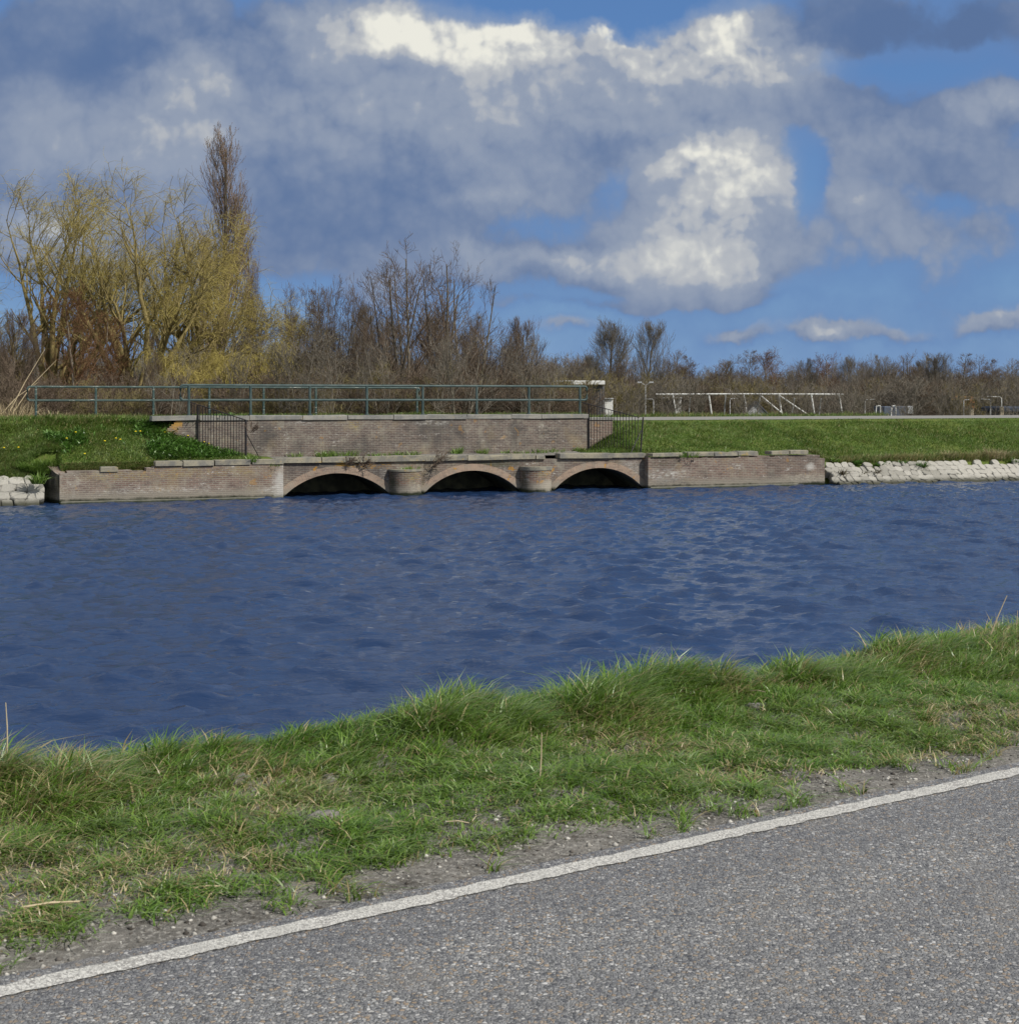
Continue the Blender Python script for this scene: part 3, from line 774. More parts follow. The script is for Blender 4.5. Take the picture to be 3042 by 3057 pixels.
w.face([(U(545, V2), V2, .9), (uP1, V2, .9), (uP1, V2, ZPT), (U(545, V2), V2, ZPT)])
w.face([(uP1, V2, .9), (uP1, V2 + .6, .9), (uP1, V2 + .6, ZPT), (uP1, V2, ZPT)])
w.face([(U(545, V2), V2, ZPT - .001), (uP1, V2, ZPT - .001), (uP1, V2 + .6, ZPT - .001), (U(545, V2), V2 + .6, ZPT - .001)])
w.build('wall', M['brick_up'], rootP, base)
slabs(rootP, base, U(452, V2), uP1, V2 - .045, V2 + .5, ZPT + .004, 2.655, M['coping'], lens=(1.1, 1.9), jz=.006, seed=9)
# wing of the parapet, set back, behind the right hand fence
base = (uP1, V2 + .5, 1.1); rt = farthing('wing_wall', 'short sunlit brick wing wall behind the iron fence beside the grass slope', 'brick wall', base)
w = MB(); e = U(1829, V2 + .5)
w.box(uP1 + .01, e, V2 + .5, V2 + .9, .9, 2.42); w.build('wall', M['brick_wing'], rt, base)
b_ = MB(); b_.box(uP1 + .02, e + .03, V2 + .46, V2 + .95, 2.422, 2.52, ch=.015, jit=.005); b_.build('coping_slab', M['coping'], rt, base)

# ------------------------------------------------------------------ pale stone revetments
def stone_mesh(seed):
    r = random.Random(seed); n = 10
    pts = []; e = r.uniform(3.2, 5.5)
    asp = r.uniform(.8, 1.2); sk = r.uniform(-.18, .18)
    for i in range(n):
        t = 2 * PI * i / n + r.uniform(-.16, .16)
        c, s = math.cos(t), math.sin(t)
        q = (abs(c) ** e + abs(s) ** e) ** (-1 / e) * r.uniform(.92, 1.02)
        pts.append(((c * q + sk * s * q) * .5 * asp, s * q * .5))
    lev = [(-.5, .95), (.0, 1.0), (.26, .985), (.36, .90), (.385, .78)]
    tx, ty = r.uniform(-.12, .12), r.uniform(-.12, .12)
    v = []; f = []
    for h, sc in lev:
        for x, y in pts: v.append((x * sc, y * sc, h + (x * tx + y * ty) * (1 if h > .2 else 0) + (r.uniform(-.025, .025) if h > .3 else 0)))
    for a in range(len(lev) - 1):
        for i in range(n):
            j = (i + 1) % n; f.append((a * n + i, a * n + j, (a + 1) * n + j, (a + 1) * n + i))
    f.append(tuple((len(lev) - 1) * n + i for i in range(n)))
    me = bpy.data.meshes.new('stone'); me.from_pydata(v, [], f)
    me.materials.append(M['riprap'])
    return me
stones = [stone_mesh(i) for i in range(14)]
slope_dir = Vector((0, 1.42, 1.05)).normalized(); slope_n = Vector((0, -slope_dir.z, slope_dir.y))
def revetment(label, u0, u1, size, rows, seed, limit=100):
    base = ((u0 + u1) / 2, 0, 0); root = farthing('stone_revetment', label, 'stone revetment', base)
    r = random.Random(seed); allst = []
    for k in range(rows):
        u = u0 + (k % 2) * size * .5
        while u < u1:
            wd = size * r.uniform(.75, 1.25)
            if k == rows - 1 and r.random() < .25: u += wd; continue
            d = (k - .3) * size * .84 + r.uniform(-.03, .03) * size
            pos = Vector((u + wd / 2, -.72, -.17)) + slope_dir * d
            allst.append((pos, wd, size * r.uniform(.84, 1.0), r)); u += wd * .97
    allst.sort(key=lambda s: s[0].x if u1 > 0 else -s[0].x)
    rot = np.array([[1, 0, 0], [0, slope_dir.y, slope_n.y], [0, slope_dir.z, slope_n.z]])
    from mathutils import Matrix
    rest = []
    for i, (pos, a, b, r) in enumerate(allst):
        me = r.choice(stones)
        mt = Matrix(rot.tolist()).to_4x4() @ Matrix.Rotation(r.uniform(-.10, .10) + r.choice((0, PI)), 4, 'Z') @ Matrix.Diagonal((a * 1.06, b * 1.1, size * r.uniform(.85, 1.02), 1))
        mt = Matrix.Translation(pos - Vector(base)) @ mt
        if i < limit:
            o = bpy.data.objects.new('stone', me); link(o, root); o.matrix_local = mt
        else: rest.append((me, mt))
    if rest:
        v = []; f = []
        for me, mt in rest:
            k = len(v); v += [tuple(mt @ q.co) for q in me.vertices]; f += [[k + j for j in p.vertices] for p in me.polygons]
        me = bpy.data.meshes.new('stones'); me.from_pydata(v, [], f)
        o = mobj('stones', me, M['riprap'], root); o['kind'] = 'stuff'
revetment('sloping bank of large pale stones beside the dark broken wall end', U(-60), U(130) - .22, .42, 5, 3)
revetment('sloping bank of small pale stones below the grassy dike, with weeds in the joints', U(2466), U(3130), .335, 6, 8)

# ------------------------------------------------------------------ railings and fences
def railing(label, v, px_loop0, px_loop1, post_px, ztop, zmid, zfoot, r, mat, group=None):
    u0, u1 = U(px_loop0, v), U(px_loop1, v); base = (u0, v, zfoot)
    root = farthing('tube_railing', label, 'railing', base)
    loop = MB(); c = .10; zt, zm = ztop - r, zmid
    pts = []
    for (cu, cz, a0) in ((u1 - c, zt - c, PI / 2), (u1 - c, zm + c, 0), (u0 + c, zm + c, -PI / 2), (u0 + c, zt - c, -PI)):
        for i in range(6):
            a = a0 - (PI / 2) * i / 5
            pts.append((cu + c * math.cos(a), v, cz + c * math.sin(a)))
    pts.append(pts[0])
    loop.tube(pts, r, 10, caps=False); loop.build('rail', mat, root, base)
    for px in post_px:
        b = MB(); u = U(px, v); b.tube([(u, v, zfoot - .3), (u, v, zt)], r * 1.06, 10); 
        b.tube([(u, v, zfoot - .02), (u, v, zfoot + .03)], r * 1.9, 10)
        b.build('post', mat, root, base)
    return root
vf = V2 + .22
zt = ZV(925, 1147, vf); zm = ZV(925, 1194, vf)
railing('grey green tube railing standing on the stone coping of the parapet wall', vf, 539, 1752, [564, 748, 925, 1095, 1262, 1423, 1579, 1731], zt, zm, 2.655, .043, M['rail'])
vb = V2 + 5.35
ztb = ZV(458, 1152, vb); zmb = ZV(458, 1195, vb)
railing('green tube railing with chipped white paint across the dike road', vb, 82, 1252, [107, 286, 458, 625, 787, 943, 1096, 1245], ztb, zmb, 2.45, .041, M['rail_back'])

def fence(label, p0, p1, n, footz, strut, lean=0.0, post_at=None):
    """p0,p1: (u,v,z) ends of the top rail"""
    root = farthing('iron_fence', label, 'iron fence', (p0[0], p0[1], footz(0)))
    base = (p0[0], p0[1], footz(0)); A, B = Vector(p0), Vector(p1)
    def bar(name, a, b, r, k=6):
        m = MB(); m.tube([a, b], r, k); m.build(name, M['iron'], root, base)
    bar('top_rail', A, B, .016)
    for i in range(n):
        t = (i + .6) / n; p = A.lerp(B, t)
        bar('bar', p, (p.x, p.y, footz(t)), .012)
    bar('post', (B.x - lean, B.y, B.z + .01), (B.x - lean * .2, B.y, footz(1) - .25), .030, 8)
    if post_at: 
        q = A.lerp(B, post_at); bar('post', (q.x, q.y, q.z), (q.x, q.y, footz(post_at) - .2), .024, 8)
    bar('strut', strut[0], strut[1], .017)
    return root
# left fence: from the railing foot down to the ledge front
a = (U(567, vf), vf, ZV(567, 1200, vf)); ve = .75; b = (U(735, ve), ve, ZV(735, 1254, ve))
fl = lambda t: (2.62 if t < .12 else float(zfar(np.array(a[0] + (b[0] - a[0]) * t), np.array(a[1] + (b[1] - a[1]) * t)))) - .03
fence('black iron bar fence sloping down from the railing on the dandelion slope', a, b, 20, fl,
      ((b[0] + .03, ve, ZV(738, 1298, ve)), (U(777, ve + .3), ve + .3, 1.22)), post_at=.15)
a2 = (U(1734, vf), vf, ZV(1734, 1200, vf)); ve2 = .85; b2 = (U(1908, ve2), ve2, ZV(1908, 1246, ve2))
fr = lambda t: (2.62 if t < .1 else float(zfar(np.array(a2[0] + (b2[0] - a2[0]) * t), np.array(a2[1] + (b2[1] - a2[1]) * t)))) - .03
fence('black iron bar fence with a leaning end post beside the right grass slope', a2, b2, 20, fr,
      ((U(1914, ve2), ve2, ZV(1914, 1285, ve2)), (U(1881, ve2 - .2), ve2 - .2, 1.2)), lean=-.16, post_at=.145)

# ------------------------------------------------------------------ grass blades
def blades(name, base, h, wd, lean, az, tint, mat, seg=3, parent=None, fold=None):
    """base (n,3); lean = horizontal reach as a share of height; az = direction of lean"""
    n = len(base); out = np.zeros((n, seg * 2 + 1, 3), np.float32)
    fa = az + PI / 2 + (rng.normal(0, .5, n) if fold is None else fold)
    wx, wy = np.cos(fa) * wd / 2, np.sin(fa) * wd / 2
    for i in range(seg + 1):
        t = i / seg; bend = t ** 1.7
        cx = base[:, 0] + np.cos(az) * lean * h * bend; cy = base[:, 1] + np.sin(az) * lean * h * bend
        cz = base[:, 2] + h * (t - .35 * np.minimum(lean, 1.6) * t ** 2.6)
        wt = 1 - .55 * t
        if i < seg:
            out[:, 2 * i] = np.stack([cx - wx * wt, cy - wy * wt, cz], -1); out[:, 2 * i + 1] = np.stack([cx + wx * wt, cy + wy * wt, cz], -1)
        else: out[:, 2 * seg] = np.stack([cx, cy, cz], -1)
    k = np.arange(n)[:, None] * (2 * seg + 1)
    q = np.concatenate([k + np.array([2 * i, 2 * i + 1, 2 * i + 3, 2 * i + 2]) for i in range(seg - 1)]) if seg > 1 else None
    tr = k + np.array([2 * seg - 2, 2 * seg - 1, 2 * seg])
    me = np_mesh(name, out.reshape(-1, 3), q, tr, True, {'tint': np.repeat(tint, 2 * seg + 1)})
    return mobj(name, me, mat, parent)

# near verge
def verge():
    n = 330000
    r = rng.uniform(-.8, 11.5, n); nn = 4.62 + 3.2 * rng.random(n) ** .92
    edge_n = 4.87 + (fbm(r * 1.1 + 9, r * 0, 3) - .5) * .55 + np.interp(r, [0, 1.6, 2.6, 8, 11], [-.2, -.1, .08, .1, .0])
    cl = fbm(r * 2.6, nn * 2.6, 3); cl2 = fbm(r * 7 + 40, nn * 7, 2); patch = fbm(r * 1.5 + 70, nn * 1.5 + 5, 3)
    inside = sst((nn - edge_n) / .22)
    keep = rng.random(n) < np.clip(inside * (.35 + 1.1 * sst((cl2 - .32) / .3)) * (1 - .6 * sst((patch - .6) / .1) * (nn < 6.3)), .0, 1)
    keep |= (nn > edge_n - .25) & (cl2 > .68) & (nn > 4.68) & (rng.random(n) < .35)          # small tufts in the gravel
    r, nn, cl, cl2, patch = r[keep], nn[keep], cl[keep], cl2[keep], patch[keep]
    tall = sst((nn - 6.05) / .75) * (.45 + 1.3 * sst((cl - .38) / .28))
    h = (.042 + .045 * sst((cl2 - .45) / .3) + .02 * sst((nn - 5.1) / .5) + .088 * tall) * rng.uniform(.55, 1.25, len(r))
    for (px, py, s, a) in ((1690, 2050, .30, 1.0), (1900, 2010, .35, .8), (560, 2200, .25, .9), (1340, 2160, .3, .7), (60, 2300, .3, .8), (2420, 1980, .3, .6)):
        Y = 4345 * 1.80 / (py + 90 - HY); X = (px - CX) / FPX * Y
        rc, nc = X * RC + Y * RS, -X * RS + Y * RC
        h *= 1 + .42 * a * np.exp(-((r - rc) ** 2 + ((nn - nc) * .8) ** 2) / s ** 2)
    wind = rng.normal(.05, .75, len(r)) - RANG * 0
    low = sst((6.3 - nn) / .5)
    az = np.where(rng.random(len(r)) < .25 + .55 * low, rng.uniform(0, 2 * PI, len(r)), wind)
    lean = rng.gamma(3.2, .19, len(r)) + .35 + .9 * low * rng.random(len(r))
    wd = rng.uniform(.0032, .0080, len(r)) * (1 + .15 * tall) * np.where(rng.random(len(r)) < .14, rng.uniform(1.4, 2.1, len(r)), 1)
    tint = np.clip(rng.beta(1.5, 1.7, len(r)) * .85 + (cl - .5) * .5, 0, .83)
    st = rng.random(len(r)) < .08 + .26 * sst((patch - .5) / .12)
    tint[st] = rng.uniform(.86, 1, st.sum())
    X, Y = Rxy(r, nn); z = znear(r, nn) - .004
    o = blades('verge_grass', np.stack([X, Y, z], -1), h, wd, lean, az, tint, M['grass'], 3)
    tag(o, 'long wind blown green grass on the near road verge', 'grass', kind='stuff')
    # dry thatch lying low
    n = 26000
    r = rng.uniform(-.8, 11.5, n); nn = rng.uniform(4.8, 7.2, n); pt = fbm(r * 1.5 + 70, nn * 1.5 + 5, 3)
    k = (rng.random(n) < .10 + .6 * sst((pt - .5) / .1)) & (nn > 4.95)
    r, nn = r[k], nn[k]; m = len(r); X, Y = Rxy(r, nn)
    o = blades('dry_thatch', np.stack([X, Y, znear(r, nn) + rng.uniform(0, .035, m)], -1), rng.uniform(.02, .05, m), rng.uniform(.002, .005, m), rng.uniform(1.2, 3.2, m), rng.uniform(0, 2 * PI, m), rng.random(m), M['straw'], 2)
    tag(o, 'dry straw and dead blades lying among the verge grass', 'straw', kind='stuff')
verge()

# pebbles in the gravel strip
def pebbles():
    n = 11000
    r = rng.uniform(-.5, 11, n); nn = rng.uniform(4.63, 5.35, n); s = .003 + .013 * rng.random(n) ** 5
    X, Y = Rxy(r, nn); Z = znear(r, nn)
    ico = np.array([[0, 0, 1], [.9, 0, .2], [.3, .85, .25], [-.7, .5, .2], [-.7, -.5, .15], [.3, -.85, .2], [.5, .2, -.5], [-.4, .1, -.5]])
    tr = np.array([[0, 1, 2], [0, 2, 3], [0, 3, 4], [0, 4, 5], [0, 5, 1], [1, 6, 2], [2, 7, 3], [3, 7, 4], [4, 7, 5], [5, 6, 1], [2, 6, 7], [5, 7, 6]])
    v = ico[None] * s[:, None, None] * rng.uniform(.6, 1.3, (n, 1, 3)) * rng.uniform(.8, 1.2, (n, 8, 1))
    a = rng.uniform(0, 2 * PI, n); c, q = np.cos(a)[:, None], np.sin(a)[:, None]
    v = np.stack([v[..., 0] * c - v[..., 1] * q, v[..., 0] * q + v[..., 1] * c, v[..., 2] * .7], -1) + np.stack([X, Y, Z], -1)[:, None]
    t = (np.arange(n)[:, None, None] * 8 + tr[None]).reshape(-1, 3)
    me = np_mesh('gravel', v.reshape(-1, 3), None, t, False, {'tint': np.repeat(rng.random(n), 8)})
    o = mobj('gravel', me, material('pebble', lambda t: t.ramp(t.attr('tint'), [(0, (.035, .03, .025)), (.25, (.10, .09, .08)), (.6, (.22, .21, .19)), (1, (.48, .46, .42))]), .85, .2))
    tag(o, 'scattered pebbles in the bare strip beside the white line', 'gravel', kind='stuff')
pebbles()

# far slopes
def far_grass():
    bs, hs, ws, ls, az, ti = [], [], [], [], [], []
    def add(n, ulo, uhi, vlo, vhi, h0, h1, cond=None, dens=None, w=(.012, .028), straw=.05):
        u = rng.uniform(ulo, uhi, n); v = rng.uniform(vlo, vhi, n); k = np.ones(n, bool)
        if cond is not None: k &= cond(u, v)
        u, v = u[k], v[k]; m = len(u); x, y = Wxy(u, v)
        c = fbm(u * 1.2, v * 1.2, 3); c2 = .5 * fbm(u * .5 + 30, v * .8, 3) + .5 * fbm(u * 1.7 + 3, v * 1.9, 2)
        bs.append(np.stack([x, y, zfar(u, v) - .01], -1)); hs.append(rng.uniform(h0, h1, m) * (.5 + 1.1 * c) * np.where((u > uB) & (v > 4.6) & (v < 5.2), .45, 1)); ws.append(rng.uniform(*w, m))
        ls.append(rng.gamma(3, .2, m) + .2); az.append(rng.normal(.1, 1.3, m))
        t = np.clip(rng.beta(2, 2, m) * .75 + (c2 - .5) * 1.5 + .05 + .2 * (u < U(760)) * (v < 3.5), 0, .9); s = rng.random(m) < straw * (1 + 2 * (c > .58)); t[s] = rng.uniform(.94, 1, s.sum()); ti.append(t)
    slopeR = lambda u, v: (v > .3 + .25 * (u > uRW))
    add(105000, uB - 1.2, U(3120, 2) + 3, .3, 5.15, .05, .15, lambda u, v: slopeR(u, v) & ((u > uB) | (u - uB > -1.0 + .0 * v) & (v > .6)))
    add(16000, U(1752, V2) - .6, uB + .3, .35, 4.9, .08, .20, lambda u, v: (v > 2.6) | (zfar(u, v) > 1.27) | (rng.random(len(u)) < .3))
    add(80000, U(-60) - 3, U(750, 2), .2, 3.4, .05, .15, lambda u, v: (v > .55) | (u > uLW - 1.9) & (zfar(u, v) > .3))
    add(26000, U(-60, 4) - 2, uB + 1, V2 + .5, V2 + 2.45, .09, .26, straw=.12)
    add(22000, U(-60, 8) - 3, uB + 16, 7.75, 9.2, .10, .30, straw=.18)
    add(9000, uLW - 2.2, uLW + .2, .3, 1.9, .08, .2, lambda u, v: zfar(u, v) > .35)
    add(14000, uLW, U(480), .17, .6, .06, .17, straw=.45)
    add(8000, uRW - .2, U(3120) + 1, .5, .95, .12, .34, straw=.55)
    cat = np.concatenate
    o = blades('dike_grass', cat(bs), cat(hs), cat(ws), cat(ls), cat(az), cat(ti), M['fargrass'], 2)
    tag(o, 'short green grass covering the far dike slopes', 'grass', kind='stuff')
    # broad leaved weeds on the left slope
    n = 15000
    u = rng.uniform(U(150), U(735, 1.5), n); v = rng.uniform(.4, 3.2, n); c = fbm(u * 1.1 + 8, v * 1.1, 3)
    near = np.exp(-((u - U(600, 1.5)) / 1.5) ** 2)
    k = (rng.random(n) < sst((c + .35 * near - .5) / .14)) & (zfar(u, v) > 1.26) & (u < U(715, 1.5)); u, v = u[k], v[k]; m = len(u); x, y = Wxy(u, v)
    o = blades('dock_weeds', np.stack([x, y, zfar(u, v)], -1), rng.uniform(.10, .30, m), rng.uniform(.03, .075, m), rng.gamma(3, .25, m) + .3, rng.uniform(0, 2 * PI, m), rng.random(m), M['weed'], 3)
    tag(o, 'lush broad leaved weeds on the left dike slope by the fence', 'weeds', kind='stuff')
far_grass()

# individual plants on the masonry and between the stones
def tuft(name, label, cat, pos, n, h, spread, mat, group=None, w=(.012, .03), lean=.5, t0=0, t1=.8):
    a = rng.uniform(0, 2 * PI, n); rad = spread * np.sqrt(rng.random(n))
    b = np.stack([np.cos(a) * rad, np.sin(a) * rad * .5, -.02 + 0 * a], -1)
    o = blades(name, b, h * rng.uniform(.5, 1.15, n), rng.uniform(*w, n), rng.gamma(2.5, lean / 2.5, n) + .15, a + rng.normal(0, .6, n), rng.uniform(t0, t1, n), mat, 3)
    o.location = pos; tag(o, label, cat, group); return o
lg = 'grass tufts on the ledge along the parapet wall'
for px, v, n, h, s, lab in ((885, 2.35, 60, .22, .28, 'small grass tuft at the parapet foot near the strut of the left fence'), (968, 2.3, 90, .30, .30, 'dark leafy tuft at the parapet foot above the left arch'),
        (1025, 2.3, 150, .32, .55, 'widest grass tuft at the parapet foot, above the left arch'), (1130, 2.35, 110, .2, .5, 'low spread grass tuft at the parapet foot above the lichen brick'),
        (1188, 2.35, 50, .22, .2, 'grass tuft at the parapet foot behind the lichen pier'), (1232, 2.35, 70, .22, .3, 'low grass tuft at the parapet foot beside the lichen pier'),
        (1362, 2.35, 90, .36, .22, 'tall single grass tuft at the parapet foot above the middle arch'), (1441, 2.35, 70, .28, .22, 'compact grass tuft at the parapet foot above the middle arch, nearer the capped pier'),
        (1506, 2.3, 40, .2, .15, 'tiny grass tuft at the parapet foot left of the capped pier'), (1570, 2.3, 130, .2, .8, 'long low grass strip at the parapet foot behind the capped pier'), (1640, 2.3, 110, .24, .6, 'grass tuft at the parapet foot above the left half of the right arch')):
    u = U(px, v); tuft('grass_tuft', lab, 'grass tuft', W(u, v, float(zfar(np.array(u), np.array(v)))), n, h, s, M['grass'], lg)
for px, py, n, h, s, lab in ((815, 1388, 40, .12, .3, 'mossy tuft under the coping gap left of the left arch'), (1225, 1398, 60, .14, .32, 'tuft growing behind the lichen pier top'), (752, 1376, 70, .3, .18, 'green weed in the coping joint at the left fence post'),
        (2168, 1352, 30, .3, .08, 'thin grass stem tuft on the right quay coping'), (2050, 1362, 140, .28, .5, 'grass hanging over the crumbling top of the right quay wall')):
    v = -.28; o = tuft('wall_tuft', lab, 'plant', W(U(px, v), v, ZV(px, py, v) - .02), n, h, s, M['grass'], t0=.1)
for px, py, n, h, s, mat, lab in ((2492, 1375, 60, .2, .16, 'grass', 'grass tuft on the top stones beside the quay wall end'), (2560, 1382, 80, .24, .14, 'weed', 'bright green weed on the upper stones'), (2625, 1388, 60, .2, .16, 'weed', 'low weed on the upper stones below the light grass'),
        (2688, 1382, 90, .22, .2, 'weed', 'broad green weed at the top edge of the stones'), (2748, 1396, 150, .36, .2, 'weed', 'tallest dock plant among the stones'), (2857, 1415, 50, .2, .12, 'grass', 'grass tuft low on the stones'),
        (3012, 1378, 50, .2, .15, 'grass', 'grass tuft on the stones near the picture edge'), (3036, 1385, 150, .4, .22, 'weed', 'large green weed on the stones at the picture edge'), (2650, 1386, 40, .18, .1, 'weed', 'small weed beside the broad green one on the stones'),
        (115, 1440, 120, .42, .2, 'grass', 'green grass growing between the large stones and the dark wall end')):
    v = float(np.interp(py, [1372, 1438], [.55, -.45])); u = U(px, v)
    tuft('stone_weed', lab, 'weed', W(u, v, ZV(px, py, v) - .03), n, h, s, M[mat], w=(.02, .05), lean=.7)
for px, py, lab in ((2510, 1415, 'brown withered weed among the stones nearest the quay wall'), (2606, 1413, 'brown withered weed lower on the stones'), (2570, 1413, 'small brown withered weed between two larger ones on the stones')):
    v = float(np.interp(py, [1372, 1438], [.55, -.45])); u = U(px, v)
    tuft('withered_weed', lab, 'weed', W(u, v, ZV(px, py + 4, v)), 110 if 'small' not in lab else 50, .34 if 'small' not in lab else .2, .2, material('withered_leaf', blade_fn([(0, (.05, .035, .015)), (.6, (.10, .06, .025)), (1, (.09, .11, .03))], 0), .8, .2), w=(.015, .035), lean=.8, t1=1)
for px, py, n, h, s, lab in ((2960, 1362, 260, .55, .55, 'pale dead grass clump above the stones, widest of the row'), (2835, 1362, 160, .45, .3, 'pale dead grass clump above the stones by the reedy edge'), (3000, 1366, 120, .4, .3, 'pale dead grass clump above the stones at the picture edge'), (2640, 1372, 110, .34, .25, 'small pale dead grass clump above the stones')):
    v = .75; u = U(px, v); tuft('dead_grass_clump', lab, 'dead grass', W(u, v, float(zfar(np.array(u), np.array(v)))), n, h, s, M['straw'], 'dead grass clumps above the stones', w=(.008, .016), lean=.5, t0=0, t1=.8)
for px, py, v, n, h, s, lab in ((92, 1402, .75, 420, .34, .42, 'thick grass tuft hanging above the large pale stones, the left of two'), (138, 1395, .95, 420, .36, .40, 'thick grass tuft beside the top of the dark broken wall end'), (118, 1412, .6, 260, .30, .34, 'low grass tuft between the large pale stones and the dark wall end')):
    tuft('bank_tuft', lab, 'grass tuft', W(U(px, v), v, ZV(px, py, v)), n, h, s, M['fargrass'], w=(.012, .028), lean=.7)
# dandelions
for px, py in ((54, 1262 + 77), (225, 1290), (198, 1309), (345, 1309), (358, 1311), (312, 1319), (418, 1289), (404, 1291), (608, 1290), (622, 1293), (492, 1292), (11, 1339), (252, 1354), (560, 1291)):
    best = min(np.arange(.3, 3.4, .1), key=lambda v: abs(float(zfar(np.array(U(px, v)), np.array(v))) + .16 - ZV(px, py, v)))
    u = U(px, best); z = float(zfar(np.array(u), np.array(best)))
    rt = thing('dandelion', 'yellow dandelion flower in the grass of the left dike slope', 'flower', W(u, best, z), 0, 'dandelions on the left slope')
    s = MB(); s.tube([(0, 0, -.02), (.01, 0, .16)], .006, 5); s.build('stem', M['stem'], rt)
    fl_ = MB(); ring = lambda r, z: [(.01 + r * math.cos(2 * PI * i / 10), r * math.sin(2 * PI * i / 10), z) for i in range(10)]
    A, B_, C_ = ring(.012, .155), ring(.038, .175), ring(.024, .195)
    for i in range(10):
        j = (i + 1) % 10; fl_.face([A[i], A[j], B_[j], B_[i]]); fl_.face([B_[i], B_[j], C_[j], C_[i]])
    fl_.face(C_); fl_.build('flower_head', M['dandelion'], rt)

# ------------------------------------------------------------------ trees
def unit(a): return a / np.maximum(np.linalg.norm(a, axis=-1, keepdims=True), 1e-9)
class Level: pass
def grow(r, org, dr, ln, rad, seg, jit, trop, wind=0.0, taper=.35):
    """polylines (n, seg+1, 3) and radii (n, seg+1)"""
    n = len(org); pts = np.zeros((n, seg + 1, 3)); pts[:, 0] = org; d = unit(dr)
    trop = np.asarray(trop, float)
    for i in range(seg):
        d = unit(d + r.normal(0, jit, (n, 3)) + np.array([wind, 0, 0]) / seg + np.stack([0 * ln, 0 * ln, trop + 0 * ln], -1) / seg)
        pts[:, i + 1] = pts[:, i] + d * (ln / seg)[:, None]
    rr = rad[:, None] * np.linspace(1, taper, seg + 1)[None]
    return pts, rr
def children(r, pts, rr, n_per, t0, t1, ang, angv, power=1.0, bias=None, up=0.0):
    n, s1, _ = pts.shape; seg = s1 - 1
    m = n * n_per; par = np.repeat(np.arange(n), n_per)
    t = t0 + (t1 - t0) * r.random(m) ** power
    f = np.minimum(t * seg, seg - 1e-6); k = f.astype(int); w = (f - k)[:, None]
    o = pts[par, k] * (1 - w) + pts[par, k + 1] * w
    d = unit(pts[par, k + 1] - pts[par, k])
    prr = rr[par, k]
    a = np.radians(r.normal(ang, angv, m)); rnd = unit(r.normal(0, 1, (m, 3)) + np.array([0, 0, up]))
    side = unit(rnd - d * (rnd * d).sum(-1, keepdims=True))
    cd = d * np.cos(a)[:, None] + side * np.sin(a)[:, None]
    return o, cd, t, prr, par
def tubes(chunks, k):
    V, Q = [], []; off = 0
    for pts, rr in chunks:
        n, s1, _ = pts.shape
        tg = unit(np.concatenate([pts[:, 1:] - pts[:, :-1], pts[:, -1:] - pts[:, -2:-1]], 1))
        ref = np.where(np.abs(tg[..., 2:3]) < .9, np.array([0, 0, 1.0]), np.array([1.0, 0, 0]))
        a = unit(np.cross(tg, ref)); b = np.cross(tg, a)
        th = 2 * PI * np.arange(k) / k
        ring = pts[:, :, None] + (a[:, :, None] * np.cos(th)[:, None] + b[:, :, None] * np.sin(th)[:, None]) * rr[:, :, None, None]
        idx = off + np.arange(n * s1 * k).reshape(n, s1, k); nx = np.roll(idx, -1, 2)
        q = np.stack([idx[:, :-1], nx[:, :-1], nx[:, 1:], idx[:, 1:]], -1).reshape(-1, 4)
        V.append(ring.reshape(-1, 3)); Q.append(q); off += n * s1 * k
    return np.concatenate(V), np.concatenate(Q)
def flecks(r, pts, per, size):
    n = len(pts) * per; s1 = pts.shape[1]
    par = np.repeat(np.arange(len(pts)), per); k = r.integers(1, s1, n)
    c = pts[par, k] + r.normal(0, size * .6, (n, 3)); d = unit(r.normal(0, 1, (n, 3))) * size; e = unit(np.cross(d, r.normal(0, 1, (n, 3)))) * size * .55
    v = np.stack([c - d, c + e, c + d, c - e], 1).reshape(-1, 3)
    return v, np.arange(n * 4).reshape(-1, 4)

